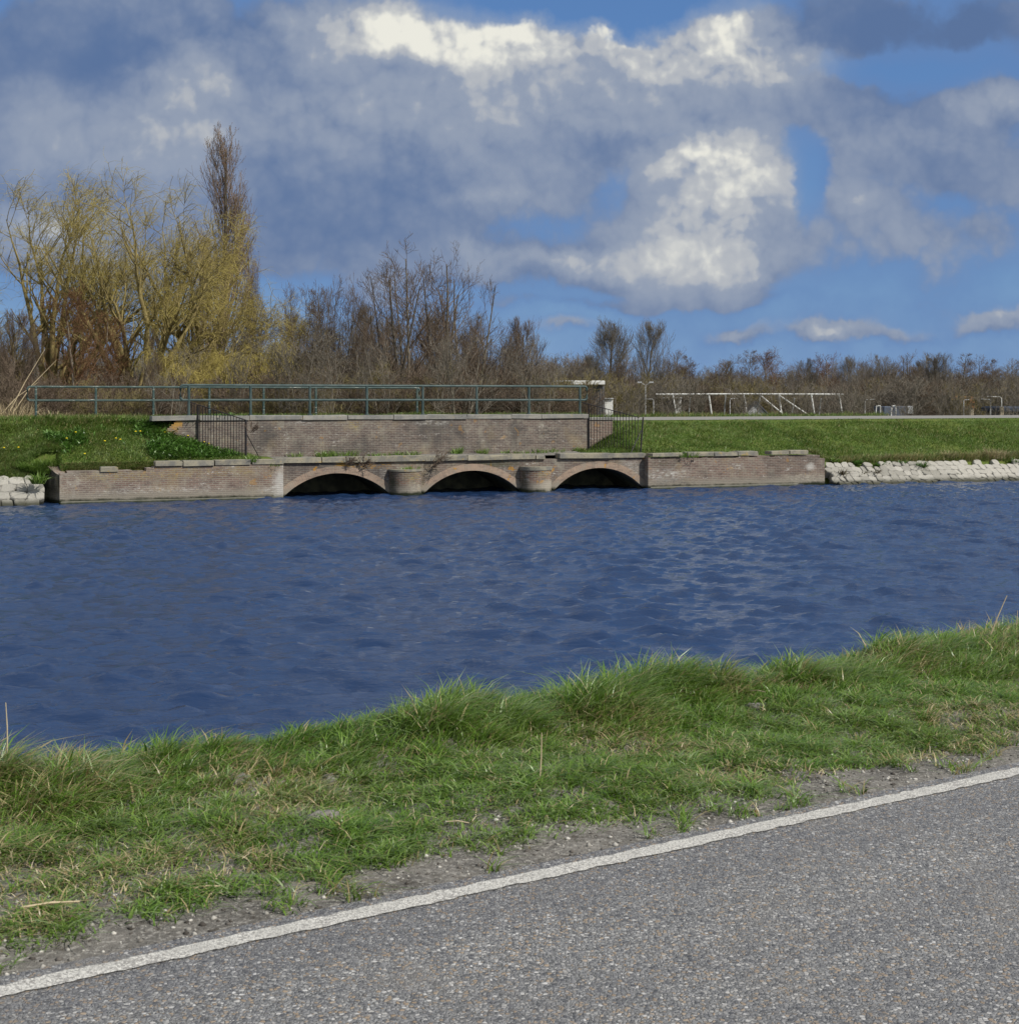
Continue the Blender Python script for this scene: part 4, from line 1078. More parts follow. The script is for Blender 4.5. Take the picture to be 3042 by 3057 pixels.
SPEC = {
 # native height, level list: (n_per, t0, t1, angle, var, length, fall, seg, jitter, tropism, radius share, twig radius floor)
 'open': dict(h=13, trunk=(4.6, .20, 3, .05, .1), lv=[(11, .3, 1, 26, 8, 8.8, .0, 8, .045, .22, .55), (11, .25, .97, 34, 9, 4.2, .62, 6, .08, .55, .5), (5, .2, 1, 40, 12, 1.3, .45, 3, .10, .5, .5), (2, .2, .95, 42, 12, .5, .3, 2, .10, .3, .6)], floor=.011, mats=('bark', 'twig')),
 'multi': dict(h=11, stems=5, trunk=(9.8, .11, 8, .05, .12), lv=[(15, .18, .97, 46, 10, 3.6, .6, 5, .08, .32, .42), (8, .12, .97, 44, 12, 1.5, .5, 4, .10, .22, .5), (3, .15, .95, 42, 12, .55, .3, 2, .12, .3, .6)], floor=.0085, mats=('bark', 'twig')),
 'dome': dict(h=12, stems=3, trunk=(11.6, .15, 9, .035, .30), lv=[(15, .18, .96, 44, 8, 4.6, .62, 7, .05, .42, .45), (8, .2, 1, 42, 10, 1.7, .5, 4, .07, .32, .5), (3, .2, .95, 44, 12, .6, .3, 2, .10, .15, .6)], floor=.0095, mats=('bark', 'twig'), spread=.42),
 'stem': dict(h=6, stems=3, trunk=(5.8, .042, 8, .045, .12), lv=[(14, .2, 1, 46, 10, 1.9, .55, 5, .08, .35, .4), (5, .2, 1, 42, 12, .8, .4, 3, .10, .25, .6), (2, .15, 1, 42, 12, .3, .2, 2, .13, .1, .7)], floor=.007, mats=('bark_pale', 'twig_grey'), spread=.3),
 'poplar': dict(h=24, trunk=(23.4, .30, 10, .015, .1), lv=[(92, .10, .98, 25, 6, 7.6, .68, 7, .04, .9, .34), (10, .15, 1, 22, 7, 2.4, .4, 4, .07, .7, .5), (3, .2, 1, 28, 10, .8, .2, 2, .1, .5, .6)], floor=.011, mats=('bark', 'poplar'), bud='bud', nb=1, bs=.045),
 'oval': dict(h=12, trunk=(10.8, .19, 8, .03, .1), lv=[(44, .16, .99, 40, 8, 5.4, .74, 6, .07, .85, .34), (12, .2, 1, 28, 9, 2.0, .4, 4, .09, .6, .5), (6, .15, 1, 32, 10, .8, .2, 2, .1, .5, .6)], floor=.0085, mats=('bark', 'twig_grey')),
 'conic': dict(h=11, trunk=(10.9, .13, 10, .02, .05), lv=[(64, .12, .99, 58, 8, 3.3, .78, 5, .08, .35, .30), (10, .15, 1, 42, 10, 1.15, .4, 3, .12, .3, .5), (5, .2, 1, 42, 10, .42, .2, 2, .12, .2, .6)], floor=.008, mats=('bark', 'twig')),
 'alder': dict(h=10, trunk=(9.4, .14, 9, .035, .05), lv=[(46, .2, .99, 55, 9, 3.6, .62, 5, .10, .4, .32), (9, .15, 1, 42, 10, 1.4, .4, 3, .13, .2, .5), (5, .2, 1, 45, 12, .5, .2, 2, .15, .1, .6)], floor=.0065, mats=('bark_pale', 'twig_red'), bud='bud_brown', nb=1, bs=.045),
 'shrub': dict(h=4.2, stems=11, trunk=(3.6, .030, 6, .09, .1), lv=[(13, .08, 1, 38, 10, 1.7, .45, 4, .12, .35, .55), (9, .1, 1, 40, 12, .85, .3, 3, .13, .25, .6), (3, .15, 1, 42, 12, .36, .2, 2, .13, .1, .7)], floor=.0075, mats=('twig_grey', 'twig'), spread=.75),
}
def tree_mesh(spec, seed, mats=None):
    s = SPEC[spec]; r = np.random.default_rng(seed); ns = s.get('stems', 1)
    L, R0, seg, jit, trop = s['trunk']
    if ns == 1: org = np.zeros((1, 3)); dr = np.array([[r.normal(0, .03), r.normal(0, .03), 1.0]])
    else:
        a = r.uniform(0, 2 * PI, ns); q = r.uniform(.1, 1, ns) * s.get('spread', .26)
        org = np.stack([np.cos(a) * q * .6, np.sin(a) * q * .6, 0 * a], -1); dr = np.stack([np.cos(a) * q, np.sin(a) * q, np.ones(ns)], -1)
    org[:, 2] -= .15
    ln = L * r.uniform(.78, 1.02, ns) if ns > 1 else np.array([L])
    pts, rr = grow(r, org, dr, ln, np.full(ns, R0) * (r.uniform(.7, 1.1, ns) if ns > 1 else 1), seg, jit, trop, taper=.22 if spec != 'open' else .7)
    big = [(pts, rr)]; small = []; last = None
    plen = ln
    for i, (n, t0, t1, ang, av, LL, fall, sg, jt, tp, rs) in enumerate(s['lv']):
        o, d, t, prr, par = children(r, pts, rr, n, t0, t1, ang, av, power=.9, up=.35 if i else 0)
        q = (t - t0) / (t1 - t0)
        prof = (1 - fall * q)
        if i == 0 and spec in ('poplar', 'oval', 'conic', 'alder'): prof = prof * np.minimum(1, .45 + 2.4 * q)
        l = LL * prof * r.uniform(.7, 1.2, len(t))
        if i > 0: l *= np.clip(plen[par] / np.mean(plen), .4, 1.4)
        rad = np.maximum(np.minimum(prr * rs, prr * .85) * np.clip(l / (LL * .8), .5, 1.1), s['floor'])
        pts, rr = grow(r, o, d, l, rad, sg, jt, tp, taper=.4 if i < 1 else .5)
        rr = np.maximum(rr, s['floor'] * .72); plen = l
        (big if i == 0 and spec in ('open',) else small).append((pts, rr)); last = pts
    tv, tq = tubes(big, 7); cv, cq = tubes(small[:1], 5) if len(small) > 1 else (None, None)
    v2, q2 = tubes(small[1:] if len(small) > 1 else small, 3)
    V = [cv, v2] if cv is not None else [v2]; Q = [cq, q2 + len(cv)] if cv is not None else [q2]
    a, b = mats or s['mats']
    tm = np_mesh('trunk', tv, tq, None, True); tm.materials.append(M[a])
    cm = np_mesh('crown', np.concatenate(V), np.concatenate(Q), None, False); cm.materials.append(M[b])
    bm = None
    if s.get('bud'):
        fv, fq = flecks(r, last, s['nb'], s['bs']); bm = np_mesh('catkins', fv, fq, None, False); bm.materials.append(M[s['bud']])
    H = max(float(np.percentile(np.concatenate(V)[:, 2], 99.4)), .1)
    return tm, cm, bm, H
_lib = {}
def get_tree(spec, seed, mats=None):
    k = (spec, seed, mats)
    if k not in _lib: _lib[k] = tree_mesh(spec, seed, mats)
    return _lib[k]
ZG = .3
def tree(px, ytop, Y, spec, seed, label, name='bare_tree', cat='tree', group=None, wide=1.0, mats=None, rz=None, zg=ZG):
    tm, cm, bm, H = get_tree(spec, seed, mats)
    x, y, z = P(px, ytop, Y); s = (z - zg) / H
    root = thing(name, label, cat, (x, y, zg), random.uniform(0, 6.28) if rz is None else rz, group)
    root.scale = (s * wide, s * wide, s)
    for nm, me in (('trunk', tm), ('crown', cm), ('catkins', bm)):
        if me: link(bpy.data.objects.new(nm, me), root)
    return root

# willows: arching limbs and fine hanging strands streaming with the wind
def willow(px, ytop, Y, seed, label, limbs, H, strands=5, wind=.55, drop=1.0, trunkh=2.6, tr=.42):
    """limbs: list of (azimuth deg, elevation deg, length share)"""
    r = np.random.default_rng(seed); x, y, z = P(px, ytop, Y); H = z - ZG
    root = thing('willow_tree', label, 'tree', (x, y, ZG))
    pts, rr = grow(r, np.array([[0, 0, -.2]]), np.array([[.06, 0, 1.0]]), np.array([trunkh]), np.array([tr]), 4, .05, .1, taper=.75)
    big = [(pts, rr)]; top = pts[0, -1]
    az = np.radians([l[0] for l in limbs]); el = np.radians([l[1] for l in limbs]); sh = np.array([l[2] for l in limbs])
    d = np.stack([np.cos(az) * np.cos(el), np.sin(az) * np.cos(el), np.sin(el)], -1)
    st = pts[0, -2][None] + (top - pts[0, -2])[None] * r.uniform(.2, 1.0, len(limbs))[:, None]
    p1, r1 = grow(r, st, d, sh * H, np.full(len(limbs), tr * .5) * np.clip(sh * 1.4, .6, 1.1), 9, .12, .38, taper=.08)
    o, d2, t, pr, par = children(r, p1, r1, 13, .16, 1.0, 42, 12, power=.7, up=.6)
    l2 = .27 * H * (1 - .5 * t) * r.uniform(.6, 1.25, len(t))
    p2, r2 = grow(r, o, d2, l2, np.maximum(pr * .5, .02), 6, .11, .5, wind * .3, taper=.35)
    o, d3, t, pr, par = children(r, p2, r2, 8, .2, 1, 42, 14, power=.75, up=.5)
    l3 = .13 * H * (1 - .3 * t) * r.uniform(.5, 1.3, len(t))
    p3, r3 = grow(r, o, d3, l3, np.maximum(pr * .5, .012), 4, .14, .3, wind * .6, taper=.6)
    o, d4, t, pr, par = children(r, p3, r3, strands, .25, 1, 45, 18)
    hgt = o[:, 2] / H
    l4 = (.03 + .062 * r.random(len(t)) ** 1.5) * H * drop
    p4, r4 = grow(r, o, d4, l4, np.full(len(t), .0060), 5, .12, -1.15 * drop, wind, taper=.8)
    tv, tq = tubes(big, 7); mv, mq = tubes([(p1, r1), (p2, r2), (p3, np.maximum(r3, .010))], 5); sv, sq = tubes([(p4, r4)], 3)
    mobj('trunk', np_mesh('trunk', tv, tq, None, True), M['bark_dark'], root)
    mobj('branches', np_mesh('branches', mv, mq, None, True), M['willow_limb'], root)
    mobj('crown', np_mesh('crown', sv, sq, None, False), M['willow'], root)
    return root
willow(392, 630, 74, 21, 'big yellow willow with a dark forked trunk and limbs sweeping to the right', 
       [(0, 40, .62), (12, 28, .60), (-25, 48, .66), (8, 60, .78), (60, 66, .85), (150, 74, .86), (175, 58, .70), (-90, 62, .70), (95, 55, .72), (-10, 16, .60), (200, 70, .8), (20, 76, .9), (5, 5, .45)], 0, 6)
willow(168, 655, 78, 22, 'yellow willow at the far left with thin limbs fanning up and to the left',
       [(180, 36, .80), (170, 50, .84), (190, 62, .86), (150, 70, .86), (60, 76, .9), (0, 64, .82), (20, 48, .66), (-70, 60, .7), (110, 58, .7), (185, 20, .55), (90, 82, .9), (10, 78, .88)], 0, 6)
willow(640, 1005, 71, 23, 'low weeping yellow willow screen under the poplar', [(180, 45, .45), (0, 45, .5), (-90, 60, .6), (90, 60, .7), (10, 68, .75), (170, 68, .75), (5, 30, .4)], 0, 9, wind=.2, drop=2.6, trunkh=1.6, tr=.2)
willow(560, 640, 79, 24, 'yellow willow whose crown crosses in front of the tall poplar',
       [(0, 42, .58), (10, 58, .74), (-15, 68, .84), (60, 72, .84), (175, 76, .84), (150, 66, .7), (5, 26, .52), (-60, 60, .6)], 0, 6)

tree(655, 392, 92, 'poplar', 31, 'tall narrow bare poplar towering over the willows', 'poplar_tree', wide=1.1, rz=.4)
tree(590, 700, 96, 'poplar', 32, 'shorter narrow poplar hidden behind the willow, left of the tall one', 'poplar_tree', wide=.7)
tree(742, 720, 97, 'poplar', 33, 'shorter narrow poplar behind the willow, right of the tall one', 'poplar_tree', wide=.75)
tree(228, 860, 68, 'alder', 41, 'reddish brown alder full of catkins between the two big willows', 'alder_tree', rz=1.0)
tree(310, 930, 72, 'alder', 42, 'smaller reddish alder left of the dark willow trunk', 'alder_tree')
tree(30, 930, 70, 'oval', 51, 'dark dense tree at the left picture edge', 'bare_tree', mats=('bark', 'twig'))
tree(458, 985, 66, 'conic', 43, 'thin pale stemmed sapling behind the overlap of the two railings', 'sapling', wide=.5)
tree(790, 880, 76, 'conic', 44, 'cone shaped bare alder just right of the willows', 'alder_tree')
tree(712, 960, 92, 'oval', 52, 'grey rounded tree behind the edge of the weeping willow')
tree(884, 850, 82, 'multi', 61, 'slender bare tree standing next to the cone shaped alder', wide=.62)
tree(925, 835, 78, 'multi', 62, 'bare tree with a forked stem left of the grey bushy crown', wide=.6)
tree(968, 865, 80, 'conic', 45, 'slender bare tree with upright twigs between two forked trees', wide=.8)
tree(1015, 850, 79, 'multi', 63, 'bare tree in front of the grey bushy crown', wide=.6)
tree(1062, 915, 94, 'oval', 53, 'grey bushy crown behind the left limbs of the tallest open tree', wide=1.15)
tree(880, 930, 96, 'oval', 54, 'grey bushy crown in the gap behind the slender trees', wide=1.0)
tree(1215, 728, 75, 'dome', 71, 'tallest open bare tree in the middle of the dike, left of its twin', wide=1.0, rz=.3)
tree(1322, 738, 77, 'dome', 72, 'open bare tree with red brown twigs, right twin of the tallest', wide=.9, rz=1.3)
tree(1140, 815, 76, 'dome', 73, 'lower open bare tree left of the tallest one', wide=.9, rz=2.3)
tree(1400, 800, 79, 'dome', 74, 'lower open bare tree right of the tall twins', wide=.85, rz=4.0)
tree(1180, 950, 92, 'oval', 55, 'dark dense crown behind the trunk of the tallest open tree', wide=1.0)
tree(1300, 935, 92, 'oval', 56, 'dark dense crown behind the right twin of the open trees', wide=.9)
tree(1432, 945, 90, 'oval', 52, 'dark dense crown right of the open trees', wide=1.0, mats=('bark', 'twig'))
tree(1570, 950, 88, 'oval', 53, 'rounded dense tree ending the thick row on its right', wide=1.0, mats=('bark', 'twig'))
tree(1500, 1000, 80, 'multi', 64, 'bushy tree between the two dense crowns at the right end of the row')
tree(1622, 1065, 84, 'multi', 62, 'low bushy tree at the foot of the thick row, before the flat roofed cabin')
tree(1805, 955, 118, 'oval', 57, 'wider of the two vase shaped poplars standing apart above the hedge', 'poplar_tree', wide=1.2, mats=('bark', 'twig_grey'))
tree(1920, 957, 121, 'oval', 58, 'slimmer of the two vase shaped poplars standing apart above the hedge', 'poplar_tree', wide=.95, mats=('bark', 'twig_grey'))
# hedge row on the right
hedge = [(1690, 1085, 'multi', 61, 'small bare tree left of the wide vase shaped poplar'), (1755, 1075, 'oval', 54, 'bare hedge tree rising behind the flat roofed cabin'),
 (1868, 1090, 'multi', 63, 'bare hedge tree filling the gap between the vase shaped poplars'), (1990, 1062, 'multi', 64, 'pale bare tree just right of the slim vase shaped poplar'),
 (2045, 1075, 'conic', 44, 'bare tree behind the left end of the white pipe frame'), (2110, 1078, 'multi', 62, 'bare tree behind the first slanted leg of the white frame'), (2165, 1092, 'oval', 51, 'round bare tree behind the second slanted leg of the white frame'),
 (2232, 1060, 'conic', 45, 'spindly bare tree left of the red brown one above the white frame'), (2298, 1058, 'alder', 41, 'red brown alder standing highest above the white frame'), (2360, 1100, 'multi', 61, 'low bare tree in the dip above the diagonal braces of the white frame'),
 (2400, 1085, 'oval', 53, 'bare tree above the longest diagonal brace of the white frame'), (2470, 1072, 'alder', 42, 'dark reddish tree above the right end of the white frame'), (2540, 1078, 'oval', 55, 'bare tree right of the end of the white frame'),
 (2580, 1084, 'multi', 63, 'bare tree above the small hooked pole'), (2630, 1075, 'oval', 52, 'bare tree behind the small white goal'), (2700, 1072, 'multi', 64, 'tall bare tree between the white goal and the flag'),
 (2740, 1090, 'oval', 54, 'bare tree left of the flag pole'), (2810, 1068, 'oval', 56, 'broad bare tree above the orange roof'), (2870, 1070, 'conic', 45, 'spiky bare tree behind the orange roof'), (2925, 1080, 'multi', 62, 'bare tree above the right wooden gate posts'),
 (2965, 1088, 'conic', 44, 'bare tree between the wooden post and the picture edge'), (3015, 1085, 'multi', 61, 'bare tree above the dark blue shed at the picture edge'), (3060, 1100, 'oval', 51, 'bare tree cut by the right picture edge')]
for i, (px, yt, sp, sd, lab) in enumerate(hedge):
    tree(px, yt - 14, [112, 124, 117, 130, 107][i % 5], sp, sd, lab, 'bare_tree', group='bare trees of the far hedge row', wide=[1.2, 1.05, 1.3][i % 3])
for i, (px, yt, wv) in enumerate(((505, 1010, 'behind the left end of the front railing'), (690, 985, 'behind the second post of the front railing'), (838, 960, 'behind the second bay of the front railing'), (905, 1000, 'left of the third post of the front railing'), (1000, 975, 'behind the third bay of the front railing'), (1075, 1010, 'left of the fourth post of the front railing'),
       (1150, 990, 'right of the fourth post of the front railing'), (1290, 1000, 'right of the fifth post of the front railing'), (1370, 960, 'behind the fifth bay of the front railing, tallest of its kind'), (1455, 1005, 'right of the sixth post of the front railing'), (1545, 1000, 'left of the seventh post of the front railing'), (1640, 1050, 'behind the last bay of the front railing'))):
    tree(px, yt, 62 + (i * 3) % 4, 'stem', 95 + i % 3, 'thin pale stemmed sapling ' + wv, 'bare_sapling', 'sapling', 'pale stemmed saplings behind the railings', wide=.9, mats=('bark_pale', 'twig_grey'))
# undergrowth: individual bare bushes
und = [(px, yt, Y) for px, yt, Y in
       [(-20, 1010, 66), (55, 1080, 65), (120, 1060, 69), (190, 1075, 64), (265, 1060, 67), (335, 1080, 65), (420, 1075, 68), (500, 1065, 65), (560, 1085, 70), (770, 1050, 70), (835, 1040, 67), (880, 1075, 65), (940, 1035, 70), (1000, 1060, 66), (1050, 1030, 70), (1110, 1065, 66),
        (1165, 1035, 70), (1230, 1070, 66), (1290, 1040, 70), (1350, 1065, 66), (1400, 1045, 70), (1455, 1050, 67), (1510, 1070, 66), (1560, 1055, 69), (1610, 1085, 67), (1650, 1110, 70)]]
where = ['at the left picture edge below the willows', 'by the rounded left end of the back railing', 'under the far left willow, right of the railing end', 'under the far left willow trunk', 'below the reddish catkin alder', 'left of the dark forked willow trunk', 'right of the dark forked willow trunk', 'behind the overlap of the two railings', 'under the poplar trunk',
         'under the cone shaped alder', 'right of the cone shaped alder', 'below the first slender tree', 'below the forked tree', 'below the tree with upright twigs', 'below the grey bushy crown', 'left of the tallest open tree', 'at the foot of the tallest open tree, left side', 'at the foot of the tallest open tree, right side',
         'between the open twin trees', 'right of the open twin trees', 'below the lower open tree right of the twins', 'below the dark dense crown right of the open trees', 'between the dense crowns at the row end', 'below the rounded dense tree', 'at the right end of the front railing', 'just left of the flat roofed cabin']
for i, ((px, yt, Y), wv) in enumerate(zip(und, where)):
    tree(px, yt + 62, Y, 'shrub', 80 + i % 5, 'dense bare brown bush ' + wv, 'bare_bush', 'bush', 'bare bushes behind the dike road', wide=1.25, mats=(None, ('twig_grey', 'twig'), ('twig_grey', 'twig_olive'))[i % 3])
low = [(1700, 1140, 'in front of the flat roofed cabin'), (1790, 1090, 'right of the flat roofed cabin, spreading'), (1850, 1105, 'left of the double armed lamp post'), (1905, 1130, 'right of the double armed lamp post'), (2010, 1120, 'over the first leg of the white frame'), (2060, 1110, 'before the white block behind the frame'), (2140, 1130, 'under the left half of the white frame'), (2200, 1120, 'left of the grey gabled house'), (2260, 1125, 'right of the grey gabled house'),
       (2330, 1135, 'under the diagonal braces of the white frame'), (2395, 1125, 'between the diagonal braces of the white frame'), (2475, 1140, 'pale and dense near the right end of the white frame'), (2530, 1125, 'just outside the right end of the white frame'), (2600, 1115, 'behind the hooked pole'), (2660, 1125, 'over the small white goal'), (2720, 1110, 'beside the grey box by the goal'), (2790, 1120, 'left of the orange roof'), (2850, 1135, 'before the orange roof'),
       (2900, 1130, 'behind the left wooden post'), (2950, 1120, 'between the two wooden posts'), (3010, 1130, 'before the dark blue shed')]
for i, (px, yt, wv) in enumerate(low):
    tree(px, yt + 12, 86 + (i * 7) % 13, 'shrub', 80 + i % 5, 'bare brown bush ' + wv, 'bare_bush', 'bush', 'bare bushes along the right hand hedge', wide=1.3, mats=(None, ('twig_grey', 'twig_grey'), ('twig_grey', 'twig_olive'))[i % 3])

SPEC['sapling'] = dict(h=4.2, stems=4, trunk=(3.9, .028, 6, .07, .1), lv=[(9, .15, 1, 36, 10, 1.5, .5, 4, .10, .4, .55), (5, .15, 1, 40, 12, .7, .3, 3, .12, .25, .6), (2, .15, 1, 42, 12, .3, .2, 2, .13, .1, .7)], floor=.0075, mats=('twig_grey', 'twig_grey'), spread=.5)
for i, (px, yt, wv) in enumerate(((1835, 1105, 'with twigs fanning before the white hut'), (1890, 1145, 'before the thin two armed lamp post'), (2005, 1105, 'crossing the left end of the white frame'), (2095, 1125, 'crossing the white frame between its first two legs'), (2180, 1120, 'crossing the white frame beside the inner hooked pole'),
       (2285, 1115, 'crossing the white frame over the grey gabled house'), (2385, 1130, 'crossing the white frame between its braces'), (2480, 1150, 'low and bushy under the right end of the white frame'), (2555, 1115, 'just right of the white frame'), (2605, 1120, 'before the two small goals'), (2700, 1110, 'before the pale blue grey box'),
       (2775, 1115, 'between the grey box and the orange roof'), (2835, 1120, 'crossing the orange roof'), (2925, 1105, 'between the wooden posts'), (3020, 1120, 'before the blue shed at the picture edge'))):
    tree(px, yt, 69.5 + (i % 3), 'sapling', 90 + i % 4, 'thin bare sapling ' + wv, 'bare_sapling', 'sapling', 'thin saplings behind the right hand dike', wide=1.0)

# the wood that closes the horizon
def far_wood():
    r = np.random.default_rng(77); ch = []; V, Q, off = [], [], 0
    protos = []
    for s in range(5):
        tm, cm, bm, H = get_tree('shrub', 80 + s)
        v = np.empty(len(cm.vertices) * 3, np.float32); cm.vertices.foreach_get('co', v)
        q = np.empty(len(cm.loops), np.int32); cm.loops.foreach_get('vertex_index', q)
        protos.append((v.reshape(-1, 3), q.reshape(-1, 4), H))
    for i in range(58):
        px = -150 + 3400 * (i + r.random()) / 58; Y = r.uniform(150, 185)
        yt = np.interp(px, [0, 1600, 1750, 3042], [1040, 1060, 1105, 1108]) + r.uniform(-14, 14)
        v, q, H = protos[r.integers(5)]
        x, y, z = P(px, yt, Y); s = (z - ZG) / H; a = r.uniform(0, 6.28); c, n_ = math.cos(a), math.sin(a); w = s * 1.1
        V.append(np.stack([x + (v[:, 0] * c - v[:, 1] * n_) * w, y + (v[:, 0] * n_ + v[:, 1] * c) * w, ZG + v[:, 2] * s], -1)); Q.append(q + off); off += len(v)
    o = mobj('far_wood', np_mesh('far_wood', np.concatenate(V), np.concatenate(Q), None, False), M['twig_grey'])
    tag(o, 'distant leafless wood closing the horizon behind the hedge', 'wood', kind='stuff')
far_wood()

# pale reeds at the far left behind the railing
for px, py, Y, n, h, lab, wd_ in ((30, 1215, 57, 420, 1.5, 'pale dry reed clump at the left picture edge beside the railing end', .9), (150, 1240, 58, 200, .6, 'low pale dry grass under the left end of the back railing', 1.0)):
    x, y, z = P(px, py, Y); tuft('reed_clump', lab, 'reeds', (x, y, 2.0 if h > 1 else 2.35), n, h, wd_, M['straw'], w=(.01, .02), lean=.6, t1=.85)
def stalk(name, label, pts, r, mat, cat='stalk', tip=None):
    m = MB(); b = pts[0]; m.tube(pts, r, 6); o = m.build(name, mat, None, b); o.location = b; tag(o, label, cat)
    return o
for i, (a, b, c, lab) in enumerate(((( 20, 1245), (75, 1140), (135, 1040), 'long pale leaning branch rising from the reeds, topmost'), ((28, 1248), (95, 1150), (168, 1075), 'long pale leaning branch from the reeds, touching the railing end'), ((5, 1235), (50, 1185), (115, 1140), 'short pale leaning branch low in the reeds'))):
    stalk('leaning_branch', lab, [P(*a, 57.5), P(*b, 57.8), P(*c, 58)], [.02, .016, .008], M['stick'], 'branch')

# ------------------------------------------------------------------ things behind the right hand dike
def pipe(mb, a, b, r): mb.tube([a, b], r, 7)
Yf = 74.0
def qz(px, py, Y=Yf): return P(px, py, Y)
zl = qz(2000, 1270)[2]
rt = thing('pipe_frame', 'long white flaking pipe frame with slanted legs behind the dike', 'frame', qz(2240, 1290))
bs = Vector(qz(2240, 1290))
def ext(a, b):                 # carry a leg down to the polder floor
    py = HY + (HE - .25) / Yf * FPX
    return (a[0] + (b[0] - a[0]) * (py - a[1]) / (b[1] - a[1]), py)
def part(name, mat, fn, root=rt, base=None):
    m = MB(); fn(m); return m.build(name, mat, root, base or bs)
part('top_bar', M['white_pipe'], lambda m: m.tube([qz(1958, 1177), qz(2240, 1176), qz(2518, 1177)], .042, 8))
for (a, b) in (((2009, 1179), (2022, 1262)), ((2116, 1178), (2128, 1262)), ((2221, 1178), (2233, 1262)), ((2325, 1178), (2337, 1262)), ((2422, 1178), (2435, 1262)), ((2505, 1178), (2518, 1262))):
    part('leg', M['white_pipe'], lambda m: m.tube([qz(*a), qz(*ext(a, b))], .042, 8))
for (a, b) in (((2270, 1180), (2336, 1235)), ((2326, 1180), (2424, 1246))):
    part('brace', M['white_pipe'], lambda m: m.tube([qz(*a, Yf - .1), qz(*b, Yf - .1)], .038, 8))
for (a, b) in (((2061, 1188), (2054, 1262)), ((2166, 1180), (2160, 1262)), ((2269, 1180), (2259, 1262)), ((2372, 1188), (2360, 1262)), ((2451, 1190), (2442, 1262))):
    part('rear_leg', M['galv'], lambda m: m.tube([qz(*a, Yf + .2), qz(*ext(a, b), Yf + 1.2)], .03, 8))
def simple(name, label, cat, pxb, Y, parts, group=None):
    b = P(*pxb, Y); root = thing(name, label, cat, b, 0, group)
    for nm, mat, fn in parts:
        m = MB(); fn(m); m.build(nm, M[mat], root, b)
    return root
def pbox(m, x0, y0, x1, y1, Y, depth, ch=0): 
    a = P(x0, y0, Y); b = P(x1, y1, Y); m.box(min(a[0], b[0]), max(a[0], b[0]), Y, Y + depth, min(a[2], b[2]), max(a[2], b[2]), ch)
# flat roofed cabin
simple('cabin', 'flat roofed grey cabin with a white roof edge behind the railing end', 'building', (1755, 1265), 82, [
    ('wall', 'grey_clad', lambda m: pbox(m, 1716, 1149, 1805, 1330, 82, 3.0)), ('roof', 'white_paint', lambda m: pbox(m, 1710, 1136, 1806, 1147, 81.7, 3.4, .03)),
    ('corner_post', 'white_paint', lambda m: pbox(m, 1702, 1150, 1707, 1330, 81.9, .1)), ('door', 'white_paint', lambda m: pbox(m, 1708, 1190, 1724, 1330, 81.94, .05)),
    ('cladding_rib', 'slate', lambda m: [pbox(m, x, 1150, x + 1.6, 1330, 81.965, .04) for x in range(1728, 1804, 7)])])
simple('shed', 'dark low shed left of the flat roofed cabin, seen between twigs', 'building', (1690, 1265), 97, [('wall', 'slate', lambda m: pbox(m, 1655, 1140, 1712, 1270, 97, 3)), ('roof', 'grey_wall', lambda m: pbox(m, 1652, 1135, 1714, 1139, 96.8, 3.4, .02))])
simple('white_hut', 'small white block standing right of the flat roofed cabin', 'building', (1815, 1265), 83, [('wall', 'white_paint', lambda m: pbox(m, 1806, 1191, 1830, 1330, 83, 2)), ('roof', 'grey_wall', lambda m: pbox(m, 1804, 1188, 1832, 1190.5, 82.9, 2.2, .02))])
simple('long_building', 'blue grey flat building with a white end behind the white frame', 'building', (1990, 1265), 88, [
    ('wall', 'blue_grey', lambda m: pbox(m, 1955, 1190, 2011, 1330, 88, 6)), ('end_wall', 'white_paint', lambda m: pbox(m, 2012, 1190, 2034, 1330, 87.9, 6)), ('roof', 'grey_wall', lambda m: pbox(m, 1950, 1186, 2036, 1189, 87.7, 6.6, .03)),
    ('window', 'dark_glass', lambda m: pbox(m, 1966, 1203, 2000, 1222, 87.95, .08))])
def gable(m, x0, x1, yr, ye, yb, Y, d):
    a, b, r, c = P(x0, ye, Y), P(x1, ye, Y), P((x0 + x1) / 2, yr, Y), P(x0, yb, Y)
    m.face([(a[0], Y, c[2]), (b[0], Y, c[2]), (b[0], Y, b[2]), (r[0], Y, r[2]), (a[0], Y, a[2])])
    m.face([(a[0], Y, c[2]), (a[0], Y, a[2]), (a[0], Y + d, a[2]), (a[0], Y + d, c[2])]); m.face([(b[0], Y, c[2]), (b[0], Y + d, c[2]), (b[0], Y + d, b[2]), (b[0], Y, b[2])])
def gable_roof(m, x0, x1, yr, ye, Y, d, o=.25, th=.12):
    a, b, r = P(x0, ye, Y), P(x1, ye, Y), P((x0 + x1) / 2, yr, Y)
    for (p, s) in ((a, -1), (b, 1)):
        e = (p[0] + s * o, p[2] - o * .6); t = (r[0], r[2] + .02)
        for q in ([(e[0], Y - o, e[1]), (t[0], Y - o, t[1]), (t[0], Y + d, t[1]), (e[0], Y + d, e[1])], [(e[0], Y - o, e[1] + th), (e[0], Y + d, e[1] + th), (t[0], Y + d, t[1] + th), (t[0], Y - o, t[1] + th)],
                  [(e[0], Y - o, e[1]), (e[0], Y - o, e[1] + th), (t[0], Y - o, t[1] + th), (t[0], Y - o, t[1])], [(e[0], Y - o, e[1]), (e[0], Y + d, e[1]), (e[0], Y + d, e[1] + th), (e[0], Y - o, e[1] + th)]): m.face(q)
